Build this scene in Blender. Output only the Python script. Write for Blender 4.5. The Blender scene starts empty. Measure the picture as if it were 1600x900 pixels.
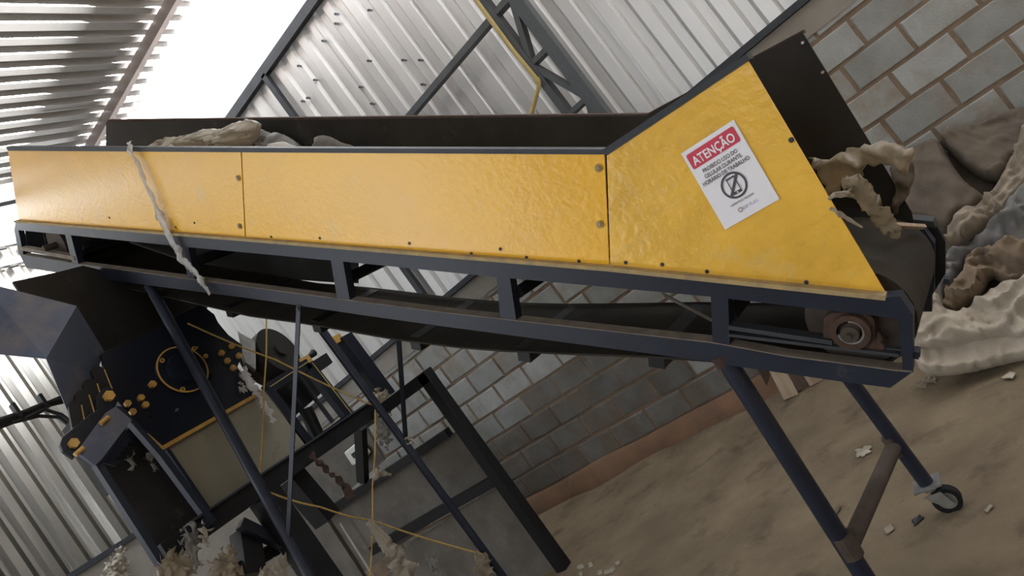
import bpy, bmesh, math, random
from mathutils import Vector, Matrix, noise, geometry
R = math.radians
SC = bpy.context.scene
COL = SC.collection
rng = random.Random(7)

# ------------------------------------------------------------------ camera, world, lights, exposure
EYE = Vector((0, 0, 1.506)); FPX = 1074.4
YAW, PITCH, ROLL = R(-31.56), R(2.68), R(-36.2)
fwd = Vector((math.sin(YAW)*math.cos(PITCH), math.cos(YAW)*math.cos(PITCH), math.sin(PITCH)))
r0 = Vector((math.cos(YAW), -math.sin(YAW), 0)); u0 = r0.cross(fwd)
rgt = math.cos(ROLL)*r0 + math.sin(ROLL)*u0
upv = -math.sin(ROLL)*r0 + math.cos(ROLL)*u0
cam = bpy.data.cameras.new('camera'); co = bpy.data.objects.new('camera', cam); COL.objects.link(co)
cam.sensor_width = 36; cam.lens = FPX*36/1600; cam.clip_start = .05; cam.clip_end = 300
m3 = Matrix((rgt, upv, -fwd)).transposed()
co.matrix_world = Matrix.Translation(EYE) @ m3.to_4x4()
SC.camera = co

w = bpy.data.worlds.new('daylight_sky'); SC.world = w; w.use_nodes = True
bg = w.node_tree.nodes['Background']; bg.inputs[0].default_value = (.93, .97, 1, 1); bg.inputs[1].default_value = 4.0

def lamp(name, kind, loc, target, energy, size, color=(1, 1, 1), size_y=None):
    l = bpy.data.lights.new(name, kind); l.energy = energy; l.color = color
    if kind == 'AREA':
        l.size = size
        if size_y: l.shape = 'RECTANGLE'; l.size_y = size_y
    elif kind == 'SUN': l.angle = size
    o = bpy.data.objects.new(name, l); COL.objects.link(o); o.location = loc
    o.rotation_euler = (Vector(target)-Vector(loc)).to_track_quat('-Z', 'Y').to_euler()
    return o
# added unseen lamp standing in for sunlight bounced in through the open eave
lamp('eave_bounce_fill', 'AREA', (3.2, 8.6, 4.70), (-4.2, 3.0, 5.0), 20000, .5, (1, .98, .95))
SC.view_settings.view_transform = 'Standard'; SC.view_settings.look = 'None'
SC.view_settings.gamma = 1; SC.view_settings.exposure = .52
SC.cycles.use_denoising = True
SC.cycles.max_bounces = 8

# ------------------------------------------------------------------ measuring: lines of sight of the surveyed photo met with real planes
YC = R(-10)
HV = Vector((math.cos(YC), math.sin(YC), 0)); QV = Vector((-math.sin(YC), math.cos(YC), 0))
VN, VF = 1.913, 2.553                      # near and far side of the conveyor
def ray(x, y): return rgt*((x-800)/FPX) - upv*((y-450)/FPX) + fwd
class Pl:
    def __init__(s, n, p): s.n = Vector(n).normalized(); s.p = Vector(p)
    def at(s, x, y):
        d = ray(x, y); return EYE + d*((s.p-EYE).dot(s.n)/d.dot(s.n))
    def off(s, k): return Pl(s.n, s.p+s.n*k)
def PX(x): return Pl((1, 0, 0), (x, 0, 0))
def PY(y): return Pl((0, 1, 0), (0, y, 0))
def PZ(z): return Pl((0, 0, 1), (0, 0, z))
def PV(v): return Pl(QV, EYE+QV*v)

# ------------------------------------------------------------------ materials
MATS = {}
def mat(name, c1, c2=None, rough=.6, metal=0, scale=6, bump=0, bscale=60, orand=0, dirt=None, spec=.5, rvar=0, stretch=(1, 1, 1), detail=6, crease=0):
    m = bpy.data.materials.new(name); m.use_nodes = True; nt = m.node_tree; N = nt.nodes; L = nt.links
    b = N['Principled BSDF']; b.inputs['Roughness'].default_value = rough; b.inputs['Metallic'].default_value = metal
    b.inputs['Specular IOR Level'].default_value = spec
    c2 = c2 or tuple(x*.7 for x in c1)
    tc = N.new('ShaderNodeTexCoord'); mp = N.new('ShaderNodeMapping'); mp.inputs['Scale'].default_value = stretch
    L.new(tc.outputs['Object'], mp.inputs[0])
    if orand:
        oi = N.new('ShaderNodeObjectInfo'); vm = N.new('ShaderNodeVectorMath'); vm.operation = 'SCALE'
        cx = N.new('ShaderNodeCombineXYZ'); L.new(oi.outputs['Random'], cx.inputs[0]); L.new(oi.outputs['Random'], cx.inputs[2])
        vm.inputs['Scale'].default_value = 37; L.new(cx.outputs[0], vm.inputs[0])
        va = N.new('ShaderNodeVectorMath'); L.new(mp.outputs[0], va.inputs[0]); L.new(vm.outputs[0], va.inputs[1]); src = va.outputs[0]
    else: src = mp.outputs[0]
    nz = N.new('ShaderNodeTexNoise'); nz.inputs['Scale'].default_value = scale; nz.inputs['Detail'].default_value = detail
    nz.inputs['Roughness'].default_value = .6; L.new(src, nz.inputs['Vector'])
    cr = N.new('ShaderNodeValToRGB'); cr.color_ramp.elements[0].position = .32; cr.color_ramp.elements[1].position = .68
    cr.color_ramp.elements[0].color = (*c2, 1); cr.color_ramp.elements[1].color = (*c1, 1)
    L.new(nz.outputs['Fac'], cr.inputs[0]); col = cr.outputs[0]
    if orand:
        hs = N.new('ShaderNodeHueSaturation'); mr = N.new('ShaderNodeMapRange')
        mr.inputs[3].default_value = 1-orand; mr.inputs[4].default_value = 1+orand
        L.new(oi.outputs['Random'], mr.inputs[0]); L.new(mr.outputs[0], hs.inputs['Value']); L.new(col, hs.inputs['Color']); col = hs.outputs[0]
    if dirt:
        dc, ds, dlo, dhi = dirt
        n2 = N.new('ShaderNodeTexNoise'); n2.inputs['Scale'].default_value = ds; n2.inputs['Detail'].default_value = 8; n2.inputs['Roughness'].default_value = .65
        L.new(src, n2.inputs['Vector'])
        mr = N.new('ShaderNodeMapRange'); mr.inputs[1].default_value = dlo; mr.inputs[2].default_value = dhi; L.new(n2.outputs['Fac'], mr.inputs[0])
        mx = N.new('ShaderNodeMix'); mx.data_type = 'RGBA'; L.new(mr.outputs[0], mx.inputs[0]); L.new(col, mx.inputs[6]); mx.inputs[7].default_value = (*dc, 1); col = mx.outputs[2]
    L.new(col, b.inputs['Base Color'])
    if rvar:
        mr = N.new('ShaderNodeMapRange'); mr.inputs[3].default_value = max(.02, rough-rvar); mr.inputs[4].default_value = min(1, rough+rvar)
        L.new(nz.outputs['Fac'], mr.inputs[0]); L.new(mr.outputs[0], b.inputs['Roughness'])
    if bump:
        n3 = N.new('ShaderNodeTexNoise'); n3.inputs['Scale'].default_value = bscale; n3.inputs['Detail'].default_value = 4; L.new(src, n3.inputs['Vector'])
        bp = N.new('ShaderNodeBump'); bp.inputs['Strength'].default_value = bump; bp.inputs['Distance'].default_value = .01
        L.new(n3.outputs['Fac'], bp.inputs['Height']); L.new(bp.outputs[0], b.inputs['Normal'])
    if crease:
        n4 = N.new('ShaderNodeTexNoise'); n4.noise_type = 'RIDGED_MULTIFRACTAL'; n4.inputs['Scale'].default_value = crease; n4.inputs['Detail'].default_value = 3
        n4.inputs['Distortion'].default_value = .6; L.new(src, n4.inputs['Vector'])
        bp = N.new('ShaderNodeBump'); bp.inputs['Strength'].default_value = .8; bp.inputs['Distance'].default_value = .02
        L.new(n4.outputs['Fac'], bp.inputs['Height'])
        if b.inputs['Normal'].links: L.new(b.inputs['Normal'].links[0].from_socket, bp.inputs['Normal'])
        L.new(bp.outputs[0], b.inputs['Normal'])
    MATS[name] = m; return m
def film_mat(name, c, trans=.25, rough=.35, clear=.15):
    m = mat(name, c, tuple(x*.72 for x in c), rough=rough, scale=14, bump=.3, bscale=60, crease=16)
    nt = m.node_tree; N = nt.nodes; L = nt.links; b = N['Principled BSDF']; out = N['Material Output']
    t = N.new('ShaderNodeBsdfTranslucent'); t.inputs[0].default_value = (*c, 1)
    tr = N.new('ShaderNodeBsdfTransparent')
    m1 = N.new('ShaderNodeMixShader'); m1.inputs[0].default_value = trans; L.new(b.outputs[0], m1.inputs[1]); L.new(t.outputs[0], m1.inputs[2])
    m2 = N.new('ShaderNodeMixShader'); m2.inputs[0].default_value = clear; L.new(m1.outputs[0], m2.inputs[1]); L.new(tr.outputs[0], m2.inputs[2])
    L.new(m2.outputs[0], out.inputs[0]); return m

M_GALV = mat('galvanised_sheet', (.56, .56, .555), (.47, .47, .465), rough=.42, metal=.4, scale=1.3, orand=.06, rvar=.08, bump=.05, bscale=9, stretch=(3, 3, .25), dirt=((.36, .33, .29), 5, .63, .8))
M_GALV_L = mat('galvanised_sheet_shiny', (.37, .35, .32), (.31, .295, .27), rough=.22, metal=.95, scale=1.3, orand=.06, rvar=.06, bump=.05, bscale=9, stretch=(3, 3, .25))
M_GALV_ROOF = mat('roof_sheet', (.60, .59, .58), (.48, .47, .46), rough=.45, metal=.55, scale=1.5, orand=.06)
M_BLOCK = mat('concrete_block', (.31, .325, .325), (.235, .24, .23), rough=.9, scale=5, bump=.35, bscale=70, orand=.2, dirt=((.21, .165, .12), 2.6, .52, .72))
M_BLOCK_D = mat('shaded_stained_block', (.165, .16, .15), (.105, .098, .088), rough=.92, scale=5, bump=.35, bscale=70, orand=.18, dirt=((.13, .095, .065), 2.6, .48, .7))  # darkened blocks: painted shade below the conveyor plus real staining
M_MORTAR = mat('mortar', (.22, .165, .115), (.155, .118, .085), rough=.95, scale=9, bump=.5, bscale=50)
M_PLINTH = mat('red_plinth', (.20, .112, .065), (.13, .08, .052), rough=.9, scale=5, bump=.4, bscale=40, dirt=((.24, .19, .14), 4, .6, .75))
M_FLOOR = mat('dirt_floor', (.180, .140, .092), (.108, .083, .055), spec=.2, rough=.95, scale=2.4, bump=.7, bscale=16, dirt=((.060, .045, .030), 3.4, .54, .74), detail=9)
M_YEL = mat('yellow_paint', (.80, .44, .028), (.72, .38, .022), spec=.38, rough=.30, scale=2.2, bump=.22, bscale=38, rvar=.08, dirt=((.60, .43, .16), 5, .60, .85))
M_YEL_OLD = mat('worn_yellow_paint', (.80, .47, .06), (.64, .37, .05), spec=.45, rough=.30, scale=5, bump=.4, bscale=30, rvar=.1, dirt=((.62, .42, .13), 9, .55, .8))
M_LEDGE = mat('dusty_ledge', (.40, .29, .12), (.25, .19, .11), rough=.8, scale=20)
M_BLUE = mat('navy_paint', (.020, .024, .038), (.014, .017, .028), spec=.22, rough=.42, scale=4, bump=.08, bscale=60, dirt=((.15, .13, .11), 4, .64, .85))
M_BLUED = mat('dark_navy_paint', (.010, .013, .022), (.007, .009, .015), spec=.25, rough=.36, scale=4, dirt=((.10, .09, .085), 5, .66, .85))
M_DUST = mat('dust_on_steel', (.20, .165, .13), (.12, .10, .08), rough=.95, scale=14)
M_STEEL = mat('dark_steel', (.038, .042, .050), (.026, .029, .034), spec=.3, rough=.55, metal=.1, scale=7)
M_TRUSS = mat('grey_truss_paint', (.085, .095, .105), (.060, .068, .076), rough=.5, scale=5)
M_BLACK = mat('black_steel', (.011, .011, .013), (.007, .007, .008), spec=.25, rough=.5, scale=7, dirt=((.06, .05, .042), 7, .66, .85))
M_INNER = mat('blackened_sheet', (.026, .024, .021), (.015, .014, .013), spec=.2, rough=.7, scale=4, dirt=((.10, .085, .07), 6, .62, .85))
M_BELT = mat('belt_rubber', (.038, .032, .025), (.022, .019, .015), spec=.15, rough=.9, scale=5, bump=.2, bscale=40)
M_RUST = mat('rusty_iron', (.075, .043, .031), (.042, .028, .023), spec=.25, rough=.9, scale=16, bump=.4, bscale=60)
M_PIPE_RUST = mat('rusted_pipe', (.080, .060, .048), (.045, .036, .030), spec=.25, rough=.85, scale=9)
M_BOLT = mat('ochre_bolt', (.52, .31, .07), (.36, .20, .05), rough=.45, scale=20)
M_CREAM = mat('cream_sheet', (.225, .205, .150), (.185, .165, .12), rough=.6, scale=3, dirt=((.13, .11, .08), 6, .62, .8))
M_CHUTE = mat('chute_blue', (.085, .105, .160), (.062, .074, .112), rough=.35, scale=2.5, dirt=((.17, .145, .13), 3.0, .47, .72))
M_WHITE = mat('sign_white', (.78, .78, .82), (.72, .72, .77), rough=.35, scale=6, bump=.25, bscale=14)
M_RED = mat('sign_red', (.60, .045, .09), (.50, .035, .07), rough=.4, scale=8)
M_INK = mat('sign_ink', (.075, .06, .075), rough=.5)
M_INK_PALE = mat('sign_pale_ink', (.42, .42, .58), rough=.5)
M_INK_MAUVE = mat('sign_mauve_ink', (.45, .34, .38), rough=.5)
M_SLAB = mat('grey_board', (.125, .112, .098), (.075, .067, .058), rough=.85, scale=5, bump=.3, bscale=30, dirt=((.17, .155, .135), 6, .6, .8))
M_FILM = film_mat('milky_film', (.50, .45, .37), .3)
M_FILM_G = film_mat('grey_film', (.24, .225, .205), .25, clear=.3)
M_FILM_C = film_mat('clear_film', (.76, .73, .70), .3, rough=.2, clear=.3)
M_FILM_D = film_mat('dusty_film', (.36, .30, .215), .3, clear=.16)
M_SACK_W = mat('white_sack', (.40, .355, .29), (.29, .25, .20), rough=.8, scale=5, bump=.35, bscale=30, crease=5, dirt=((.30, .25, .19), 5, .56, .75))
M_SACK_T = mat('tan_sack', (.27, .225, .17), (.18, .15, .115), rough=.85, scale=5, bump=.35, bscale=30, crease=5)
M_SACK_B = mat('brown_sack', (.11, .088, .066), (.07, .056, .043), rough=.9, scale=5, bump=.35, bscale=30, crease=5)
M_SACK_O = mat('ochre_sack', (.20, .145, .095), (.125, .092, .063), rough=.85, scale=5, bump=.35, bscale=30, crease=5)
M_SACK_S = mat('slate_sack', (.17, .168, .165), (.11, .108, .106), rough=.8, scale=4, bump=.35, bscale=30, crease=5)
M_WOOD = mat('raw_timber', (.42, .33, .24), (.27, .20, .14), rough=.85, scale=6, stretch=(6, 6, .8))
M_WOOD_D = mat('dark_timber', (.13, .095, .07), (.085, .06, .045), rough=.9, scale=6, stretch=(6, 6, .8))
M_ROPE = mat('yellow_rope', (.42, .27, .07), (.28, .18, .05), rough=.8, scale=40)
M_CONDUIT = mat('yellow_conduit', (.42, .32, .11), (.34, .26, .09), rough=.5, scale=10)
M_ZINC = mat('zinc_plate', (.38, .38, .37), (.26, .26, .25), rough=.35, metal=.7, scale=20)
M_TYRE = mat('black_tyre', (.010, .010, .011), spec=.2, rough=.7)
M_PLASTIC = mat('white_plastic', (.62, .62, .58), (.54, .53, .49), rough=.4)
M_PLASTER = mat('grey_plaster', (.27, .25, .225), (.20, .185, .165), rough=.95, scale=3, bump=.3, bscale=25, dirt=((.22, .19, .16), 4, .6, .8))
M_LOW_BOUNCE = mat('low_bounce_wall', (.10, .09, .08), (.06, .055, .05), rough=.95)  # kept dark so the unseen walls bounce little light
M_CABLE = mat('black_cable', (.02, .02, .022), rough=.55)

# ------------------------------------------------------------------ builders
class MB:
    def __init__(s): s.v = []; s.f = []
    def add(s, vs, fs):
        k = len(s.v); s.v += [Vector(v) for v in vs]; s.f += [tuple(i+k for i in f) for f in fs]; return s
    def prism(s, pts, ext):
        n = len(pts); ext = Vector(ext); pts = [Vector(p) for p in pts]
        s.add(pts+[p+ext for p in pts], [tuple(range(n)), tuple(range(2*n-1, n-1, -1))]+[(i, i+n, (i+1) % n+n, (i+1) % n) for i in range(n)]); return s
    def bar(s, A, B, side, wd, th):
        A = Vector(A); B = Vector(B); d = (B-A).normalized(); si = Vector(side); si = (si-d*si.dot(d)).normalized(); o = d.cross(si)
        a, b = si*wd/2, o*th/2
        return s.prism([A-a-b, A+a-b, A+a+b, A-a+b], B-A)
    def tube(s, pts, r, n=12, cap=True):
        pts = [Vector(p) for p in pts]; k = len(pts); rs = r if isinstance(r, (list, tuple)) else [r]*k
        vs = []; ref = None
        for i, p in enumerate(pts):
            d = (pts[min(i+1, k-1)]-pts[max(i-1, 0)]).normalized()
            if ref is None: ref = Vector((0, 0, 1)) if abs(d.z) < .9 else Vector((1, 0, 0))
            a = (ref-d*ref.dot(d)).normalized(); b = d.cross(a); ref = a
            vs += [p+(a*math.cos(2*math.pi*j/n)+b*math.sin(2*math.pi*j/n))*rs[i] for j in range(n)]
        fs = [(i*n+j, i*n+(j+1) % n, (i+1)*n+(j+1) % n, (i+1)*n+j) for i in range(k-1) for j in range(n)]
        if cap: fs += [tuple(range(n-1, -1, -1)), tuple((k-1)*n+j for j in range(n))]
        return s.add(vs, fs)
    def disc(s, c, ax, r, th, n=24, r2=None):
        ax = Vector(ax).normalized(); return s.tube([Vector(c)-ax*th/2, Vector(c)+ax*th/2], [r, r if r2 is None else r2], n)
    def ring(s, c, ax, ro, ri, th, n=32, a0=0, a1=2*math.pi):
        ax = Vector(ax).normalized(); t = Vector((0, 0, 1)) if abs(ax.z) < .9 else Vector((1, 0, 0)); a = (t-ax*t.dot(ax)).normalized(); b = ax.cross(a)
        full = abs(a1-a0-2*math.pi) < 1e-4; k = n if full else n+1; vs = []
        for i in range(k):
            an = a0+(a1-a0)*i/n; d = a*math.cos(an)+b*math.sin(an)
            vs += [Vector(c)+d*ro-ax*th/2, Vector(c)+d*ro+ax*th/2, Vector(c)+d*ri+ax*th/2, Vector(c)+d*ri-ax*th/2]
        fs = []
        for i in range(n if full else n):
            j = (i+1) % k
            for q in range(4): fs.append((i*4+q, i*4+(q+1) % 4, j*4+(q+1) % 4, j*4+q))
        if not full: fs += [(0, 1, 2, 3), (n*4+3, n*4+2, n*4+1, n*4)]
        return s.add(vs, fs)
    def mesh(s, name, off=Vector()):
        me = bpy.data.meshes.new(name); me.from_pydata([v-off for v in s.v], [], s.f)
        bm = bmesh.new(); bm.from_mesh(me); bmesh.ops.recalc_face_normals(bm, faces=bm.faces); bm.to_mesh(me); bm.free(); return me
ORG = {}
def link(name, me, m, parent=None, smooth=False, label=None):
    o = bpy.data.objects.new(name, me)
    if m is not None and not me.materials: me.materials.append(m)
    COL.objects.link(o)
    if parent is not None: o.parent = parent
    if smooth:
        for p in me.polygons: p.use_smooth = True
        try:
            if smooth != 2: me.set_sharp_from_angle(angle=R(38))
        except Exception: pass
    if label: o['label'] = label
    return o
def part(name, mb, m, parent, smooth=False, label=None, bevel=0):
    off = ORG[parent]; o = link(name, mb.mesh(name, off), m, parent, smooth, label); ORG[o] = off
    if bevel:
        b = o.modifiers.new('edge', 'BEVEL'); b.width = bevel; b.segments = 2; b.limit_method = 'ANGLE'
    return o
def tag(o, label, cat, group=None):
    o['label'] = label; o['category'] = cat
    if group: o['group'] = group
    return o
def thing(name, label, cat, loc, group=None):
    o = bpy.data.objects.new(name, None); COL.objects.link(o); o.location = loc; o.empty_display_size = .1
    ORG[o] = Vector(loc); return tag(o, label, cat, group)
def solo(name, mb, m, label, cat, group=None, smooth=False, base=True):
    lo = Vector((sum(v.x for v in mb.v)/len(mb.v), sum(v.y for v in mb.v)/len(mb.v), min(v.z for v in mb.v)))
    o = link(name, mb.mesh(name, lo), m, None, smooth); o.location = lo; ORG[o] = lo
    return tag(o, label, cat, group)
def struct(name, mb, m, smooth=False):
    o = link(name, mb.mesh(name), m, None, smooth); o['kind'] = 'structure'; ORG[o] = Vector(); return o
def poly(pl, px): return [pl.at(*p) for p in px]
def plate(px, pl, ext): return MB().prism(poly(pl, px), ext)

# ------------------------------------------------------------------ SETTING
D = 4.82
# floor: beaten dirty concrete, gently uneven
def floor_z(x, y): return .012*noise.noise((x*1.3, y*1.3, 0)) + .006*noise.noise((x*5, y*5, 3))
mb = MB(); NX, NY = 110, 80; x0, x1, y0, y1 = -7.2, 3.2, -1.5, 5.0
for j in range(NY+1):
    for i in range(NX+1):
        x = x0+(x1-x0)*i/NX; y = y0+(y1-y0)*j/NY; z = floor_z(x, y)
        if y > 4.35: z += .03*min(1, (y-4.35)/.35)*(.6+.5*noise.noise((x*2.2, y*3, 8)))
        mb.v.append(Vector((x, y, z)))
for j in range(NY):
    for i in range(NX): a = j*(NX+1)+i; mb.f.append((a, a+1, a+NX+2, a+NX+1))
floor = struct('floor', mb, M_FLOOR, True)
mb = MB().prism([(-40, -40, -.06), (40, -40, -.06), (40, 40, -.06), (-40, 40, -.06)], (0, 0, -.05))
ground = struct('trim_1', mb, M_FLOOR)

# corrugated sheet running along `along` with ribs along `rib`
RP = .198; RPROF = [(0, 0), (.075, 0), (.10, 1), (.165, 1), (.19, 0)]
def corr(o, along, rib, out, length, rlen, depth=.032, phase=0, RP=RP, RPROF=RPROF):
    along, rib, out, o = Vector(along), Vector(rib), Vector(out), Vector(o); pr = []
    k = -1
    while k*RP < length+RP:
        for a, h in RPROF:
            t = k*RP+a*RP/.198+phase
            if 0 < t < length: pr.append((t, h))
        k += 1
    pr.sort(); pr = [(0, pr[0][1])]+pr+[(length, pr[-1][1])]
    mb = MB(); n = len(pr)
    for e in (0, 1):
        for t, h in pr: mb.v.append(o+along*t+out*(h*depth)+rib*(rlen*e))
    for i in range(n-1): mb.f.append((i, i+1, n+i+1, n+i))
    return mb
# back wall: mortared concrete blocks below, metal sheet above
ZB = 2.035
mb = MB().prism([(-7.1, D+.009, 0), (2.6, D+.009, 0), (2.6, D+.15, 0), (-7.1, D+.15, 0)], (0, 0, ZB))
wall_b = struct('wall_back', mb, M_MORTAR)
def block_mesh(L, Hh, T, ch, seed, m=None):
    r = random.Random(seed); j = lambda s: r.uniform(-s, s); mb = MB(); a, b = L/2, Hh/2
    F = [(-a+ch+j(.004), -b+ch+j(.004)), (-j(.005), -b+ch*.8+j(.003)), (a-ch+j(.004), -b+ch+j(.004)), (a-ch*.8+j(.003), j(.01)), (a-ch+j(.004), b-ch+j(.004)), (j(.01), b-ch*.8+j(.003)), (-a+ch+j(.004), b-ch+j(.004)), (-a+ch*.8, j(.01))]
    B = [(-a+j(.004), -b+j(.003)), (0, -b+j(.004)), (a+j(.004), -b+j(.003)), (a+j(.003), 0), (a+j(.004), b+j(.003)), (0, b+j(.004)), (-a+j(.004), b+j(.003)), (-a+j(.003), 0)]
    vs = [(x, j(.002), z) for x, z in F]+[(x, ch*.9, z) for x, z in B]+[(x, T, z) for x, z in B]
    fs = [tuple(range(8))]+[(i, (i+1) % 8, 8+(i+1) % 8, 8+i) for i in range(8)]+[(8+i, 8+(i+1) % 8, 16+(i+1) % 8, 16+i) for i in range(8)]
    me = mb.add(vs, fs).mesh('block'); me.materials.append(m or M_BLOCK); return me
BL, BH = .358, .2045
BM = [block_mesh(BL-.024, BH-.024, .05, .006, s) for s in range(5)]
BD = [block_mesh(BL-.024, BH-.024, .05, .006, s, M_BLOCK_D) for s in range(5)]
def shade_stain(x, z):    # conveyor shade put into the block colour, with brown stains, low behind the stand
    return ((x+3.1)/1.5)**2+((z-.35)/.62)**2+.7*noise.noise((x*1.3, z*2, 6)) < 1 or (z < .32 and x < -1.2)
zc = [1.614+BH*(1.5-k) for k in range(9)]       # course centres from the top down
def lay(parent, org, along, length, rows, j0, inward):
    al = Vector(along); rot = math.atan2(al.y, al.x)
    for k, z in enumerate(rows):
        t = j0+(BL/2 if k % 2 else 0); t -= math.floor(t/BL)*BL
        t += BL/2-BL
        while t < length:
            if t > -.02:
                px3 = Vector(org)+al*t; o = bpy.data.objects.new('block', rng.choice(BD if shade_stain(px3.x, z) else BM)); COL.objects.link(o); o.parent = parent
                o.location = Vector(org)+al*t+Vector((0, 0, z+rng.uniform(-.003, .003)))+Vector(inward)*rng.uniform(-.004, .003)
                o.rotation_euler = (rng.uniform(-.006, .006), rng.uniform(-.008, .008), rot+rng.uniform(-.008, .008))
            t += BL
rows = [z for z in zc if z > .2]
lay(wall_b, (-6.2, D, 0), (1, 0, 0), 8.3, rows, (.04+6.2) % BL+BL/2, (0, 1, 0))
mb = MB(); pv = None
for i in range(60):
    x = -7.0+7.45*i/59; zl = 1.865+.012*noise.noise((x*4, 1, 1)); c = [Vector((x, D-.008+.004*noise.noise((x*5, 0, 0)), zl)), Vector((x, D-.010+.005*noise.noise((x*3, 9, 0)), ZB)), Vector((x, D+.03, ZB)), Vector((x, D+.03, zl))]
    mb.v += c
    if i:
        a = (i-1)*4
        for q in range(4): mb.f.append((a+q, a+(q+1) % 4, a+4+(q+1) % 4, a+4+q))
part('render_band', mb, M_PLASTER, wall_b, True)
pl_bits = MB()
prev = None
for i in range(61):
    x = -7.0+9.4*i/60; h = .185+.02*noise.noise((x*1.7, 0, 4)); d = .035+.02*noise.noise((x*2.3, 5, 0))
    cur = [Vector((x, D+.02, 0)), Vector((x, D-d, 0)), Vector((x, D-d*.8, h*.8)), Vector((x, D-.004, h)), Vector((x, D+.02, h))]
    pl_bits.v += cur
    if i:
        a = (i-1)*5
        for q in range(4): pl_bits.f.append((a+q, a+q+1, a+q+6, a+q+5))
part('plinth', pl_bits, M_PLINTH, wall_b, True)
x = -7.05; n = 0
while x < 2.4:                                    # sheets one metre wide, each lapping the next
    L = min(.99, 2.45-x)
    lapd = .004 if n % 2 else 0
    part('metal_sheet', corr((x, D+.045-lapd, ZB-.03), (1, 0, 0), (0, 0, 1), (0, 1, 0), L+.06, 2.81+(.012 if n % 2 else 0), phase=.03), M_GALV, wall_b)
    x += .99; n += 1
mb = MB().bar((-7.0, D+.03, ZB+.03), (2.5, D+.03, ZB+.03), (0, 0, 1), .05, .05).bar((-7, D-.012, ZB+.008), (2.5, D-.012, ZB+.008), (0, 1, 0), .06, .008)
part('girt', mb, M_STEEL, wall_b)
mb = MB().bar((-7.0, D+.01, 4.69), (2.5, D+.01, 4.69), (0, 0, 1), .085, .06)
part('eave_beam', mb, M_STEEL, wall_b)
for (a, b, wd) in (((413, 117), (468, 196), .055),):
    A = PY(D+.005).at(*a); B = PY(D+.005).at(*b); B = Vector((A.x, A.y, ZB))
    part('wall_post', MB().bar(A, B, (1, 0, 0), wd, .05), M_STEEL, wall_b)
# small rivets and dents on the sheets: dark screw heads
scr = [(577, 16), (525, 37), (505, 64), (576, 95), (630, 94), (656, 94), (492, 125), (563, 136), (581, 162), (660, 132), (467, 103), (473, 158), (481, 153), (525, 22)]
for p in scr:
    c = PY(D+.033).at(*p)
    part('roofing_screw', MB().disc(c, (0, 1, 0), .011, .03, 6).bar(c+Vector((0, -.012, 0)), c+Vector((.03, -.012, -.03)), (1, 0, 1), .016, .006), M_TRUSS, wall_b)
# left wall
XL = -7.06
mb = MB().prism([(XL-.009, -1.5, 0), (XL-.15, -1.5, 0), (XL-.15, D+.15, 0), (XL-.009, D+.15, 0)], (0, 0, ZB))
wall_l = struct('wall_left', mb, M_PLASTER)
yy = -.4; n = 0
while yy < D:
    L = min(.99, D+.03-yy)
    part('metal_sheet', corr((XL-.04-(.004 if n % 2 else 0), yy, ZB-.03), (0, 1, 0), (0, 0, 1), (-1, 0, 0), L+.03, 3.36, phase=.06, depth=.045, RPROF=[(0, 0), (.062, 0), (.115, 1), (.140, 1), (.19, 0)]), M_GALV_L, wall_l)
    yy += .99; n += 1
mb = MB().bar((XL-.02, -.4, ZB+.0), (XL-.02, D, ZB+.0), (0, 0, 1), .05, .07)
part('girt', mb, M_STEEL, wall_l)
g = PX(XL+.02)
for (a, b, wd) in (((0, 414), (34, 399), .07), ((0, 384), (26, 366), .05)):
    A = g.at(*a); B = g.at(*b); B.z = A.z; d = (B-A).normalized()
    part('girt', MB().bar(A-d*1.5, B+d*1.2, (0, 0, 1), wd, .05), M_STEEL, wall_l)
mb = MB().prism([(-7.2, -3.7, 0), (3.6, -3.7, 0), (3.6, -3.7, 4.55), (.1, -3.7, 4.55), (.1, -3.7, 2.2), (-2.5, -3.7, 2.2), (-2.5, -3.7, 4.55), (-7.2, -3.7, 4.55)], (0, -.15, 0))   # unseen wall added to darken the low hall; opening placed for panel sheen
struct('wall_front_unseen', mb, M_LOW_BOUNCE)
mb = MB().prism([(3.6, -3.85, 0), (3.75, -3.85, 0), (3.75, 4.97, 0), (3.6, 4.97, 0)], (0, 0, 4.3))  # unseen wall added to hold light back low in the hall
struct('wall_right_unseen', mb, M_LOW_BOUNCE)
# roof on purlins: rises a little towards the open eave at the back
SL = math.tan(R(3.9)); Z0 = 4.85; YE = 4.29
def rz(y): return Z0+SL*y
rdir = Vector((0, math.cos(R(3.9)), math.sin(R(3.9)))); rup = Vector((0, -math.sin(R(3.9)), math.cos(R(3.9))))
mb = MB().bar((-5.6, -3.5, rz(-3.5)-.12), (3.5, -3.5, rz(-3.5)-.12), (0, 0, 1), .1, .06)
ceil = struct('ceiling', mb, M_TRUSS)
x = -5.56; n = 0
while x < 3.4:
    part('roof_sheet', corr((x, -3.6, rz(-3.6)+.003*(n % 2)), (1, 0, 0), rdir, rup, .945, (YE+3.6)/math.cos(R(3.9)), depth=.05, phase=.02, RP=.153), M_GALV_ROOF, ceil)
    x += .918; n += 1
for y in (-2.1, -.1, 1.92, 3.94):
    part('purlin', MB().bar((-5.6, y, rz(y)-.055), (3.5, y, rz(y)-.055), (0, 0, 1), .09, .05), mat('purlin_paint', (.30, .26, .25), (.22, .19, .185), rough=.5) if y == -2.1 else MATS['purlin_paint'], ceil)
for x in (-5.5, 3.2):
    part('rafter', MB().bar((x, -3.5, rz(-3.5)-.16), (x, YE, rz(YE)-.16), (0, 0, 1), .12, .07), M_TRUSS, ceil)

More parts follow.
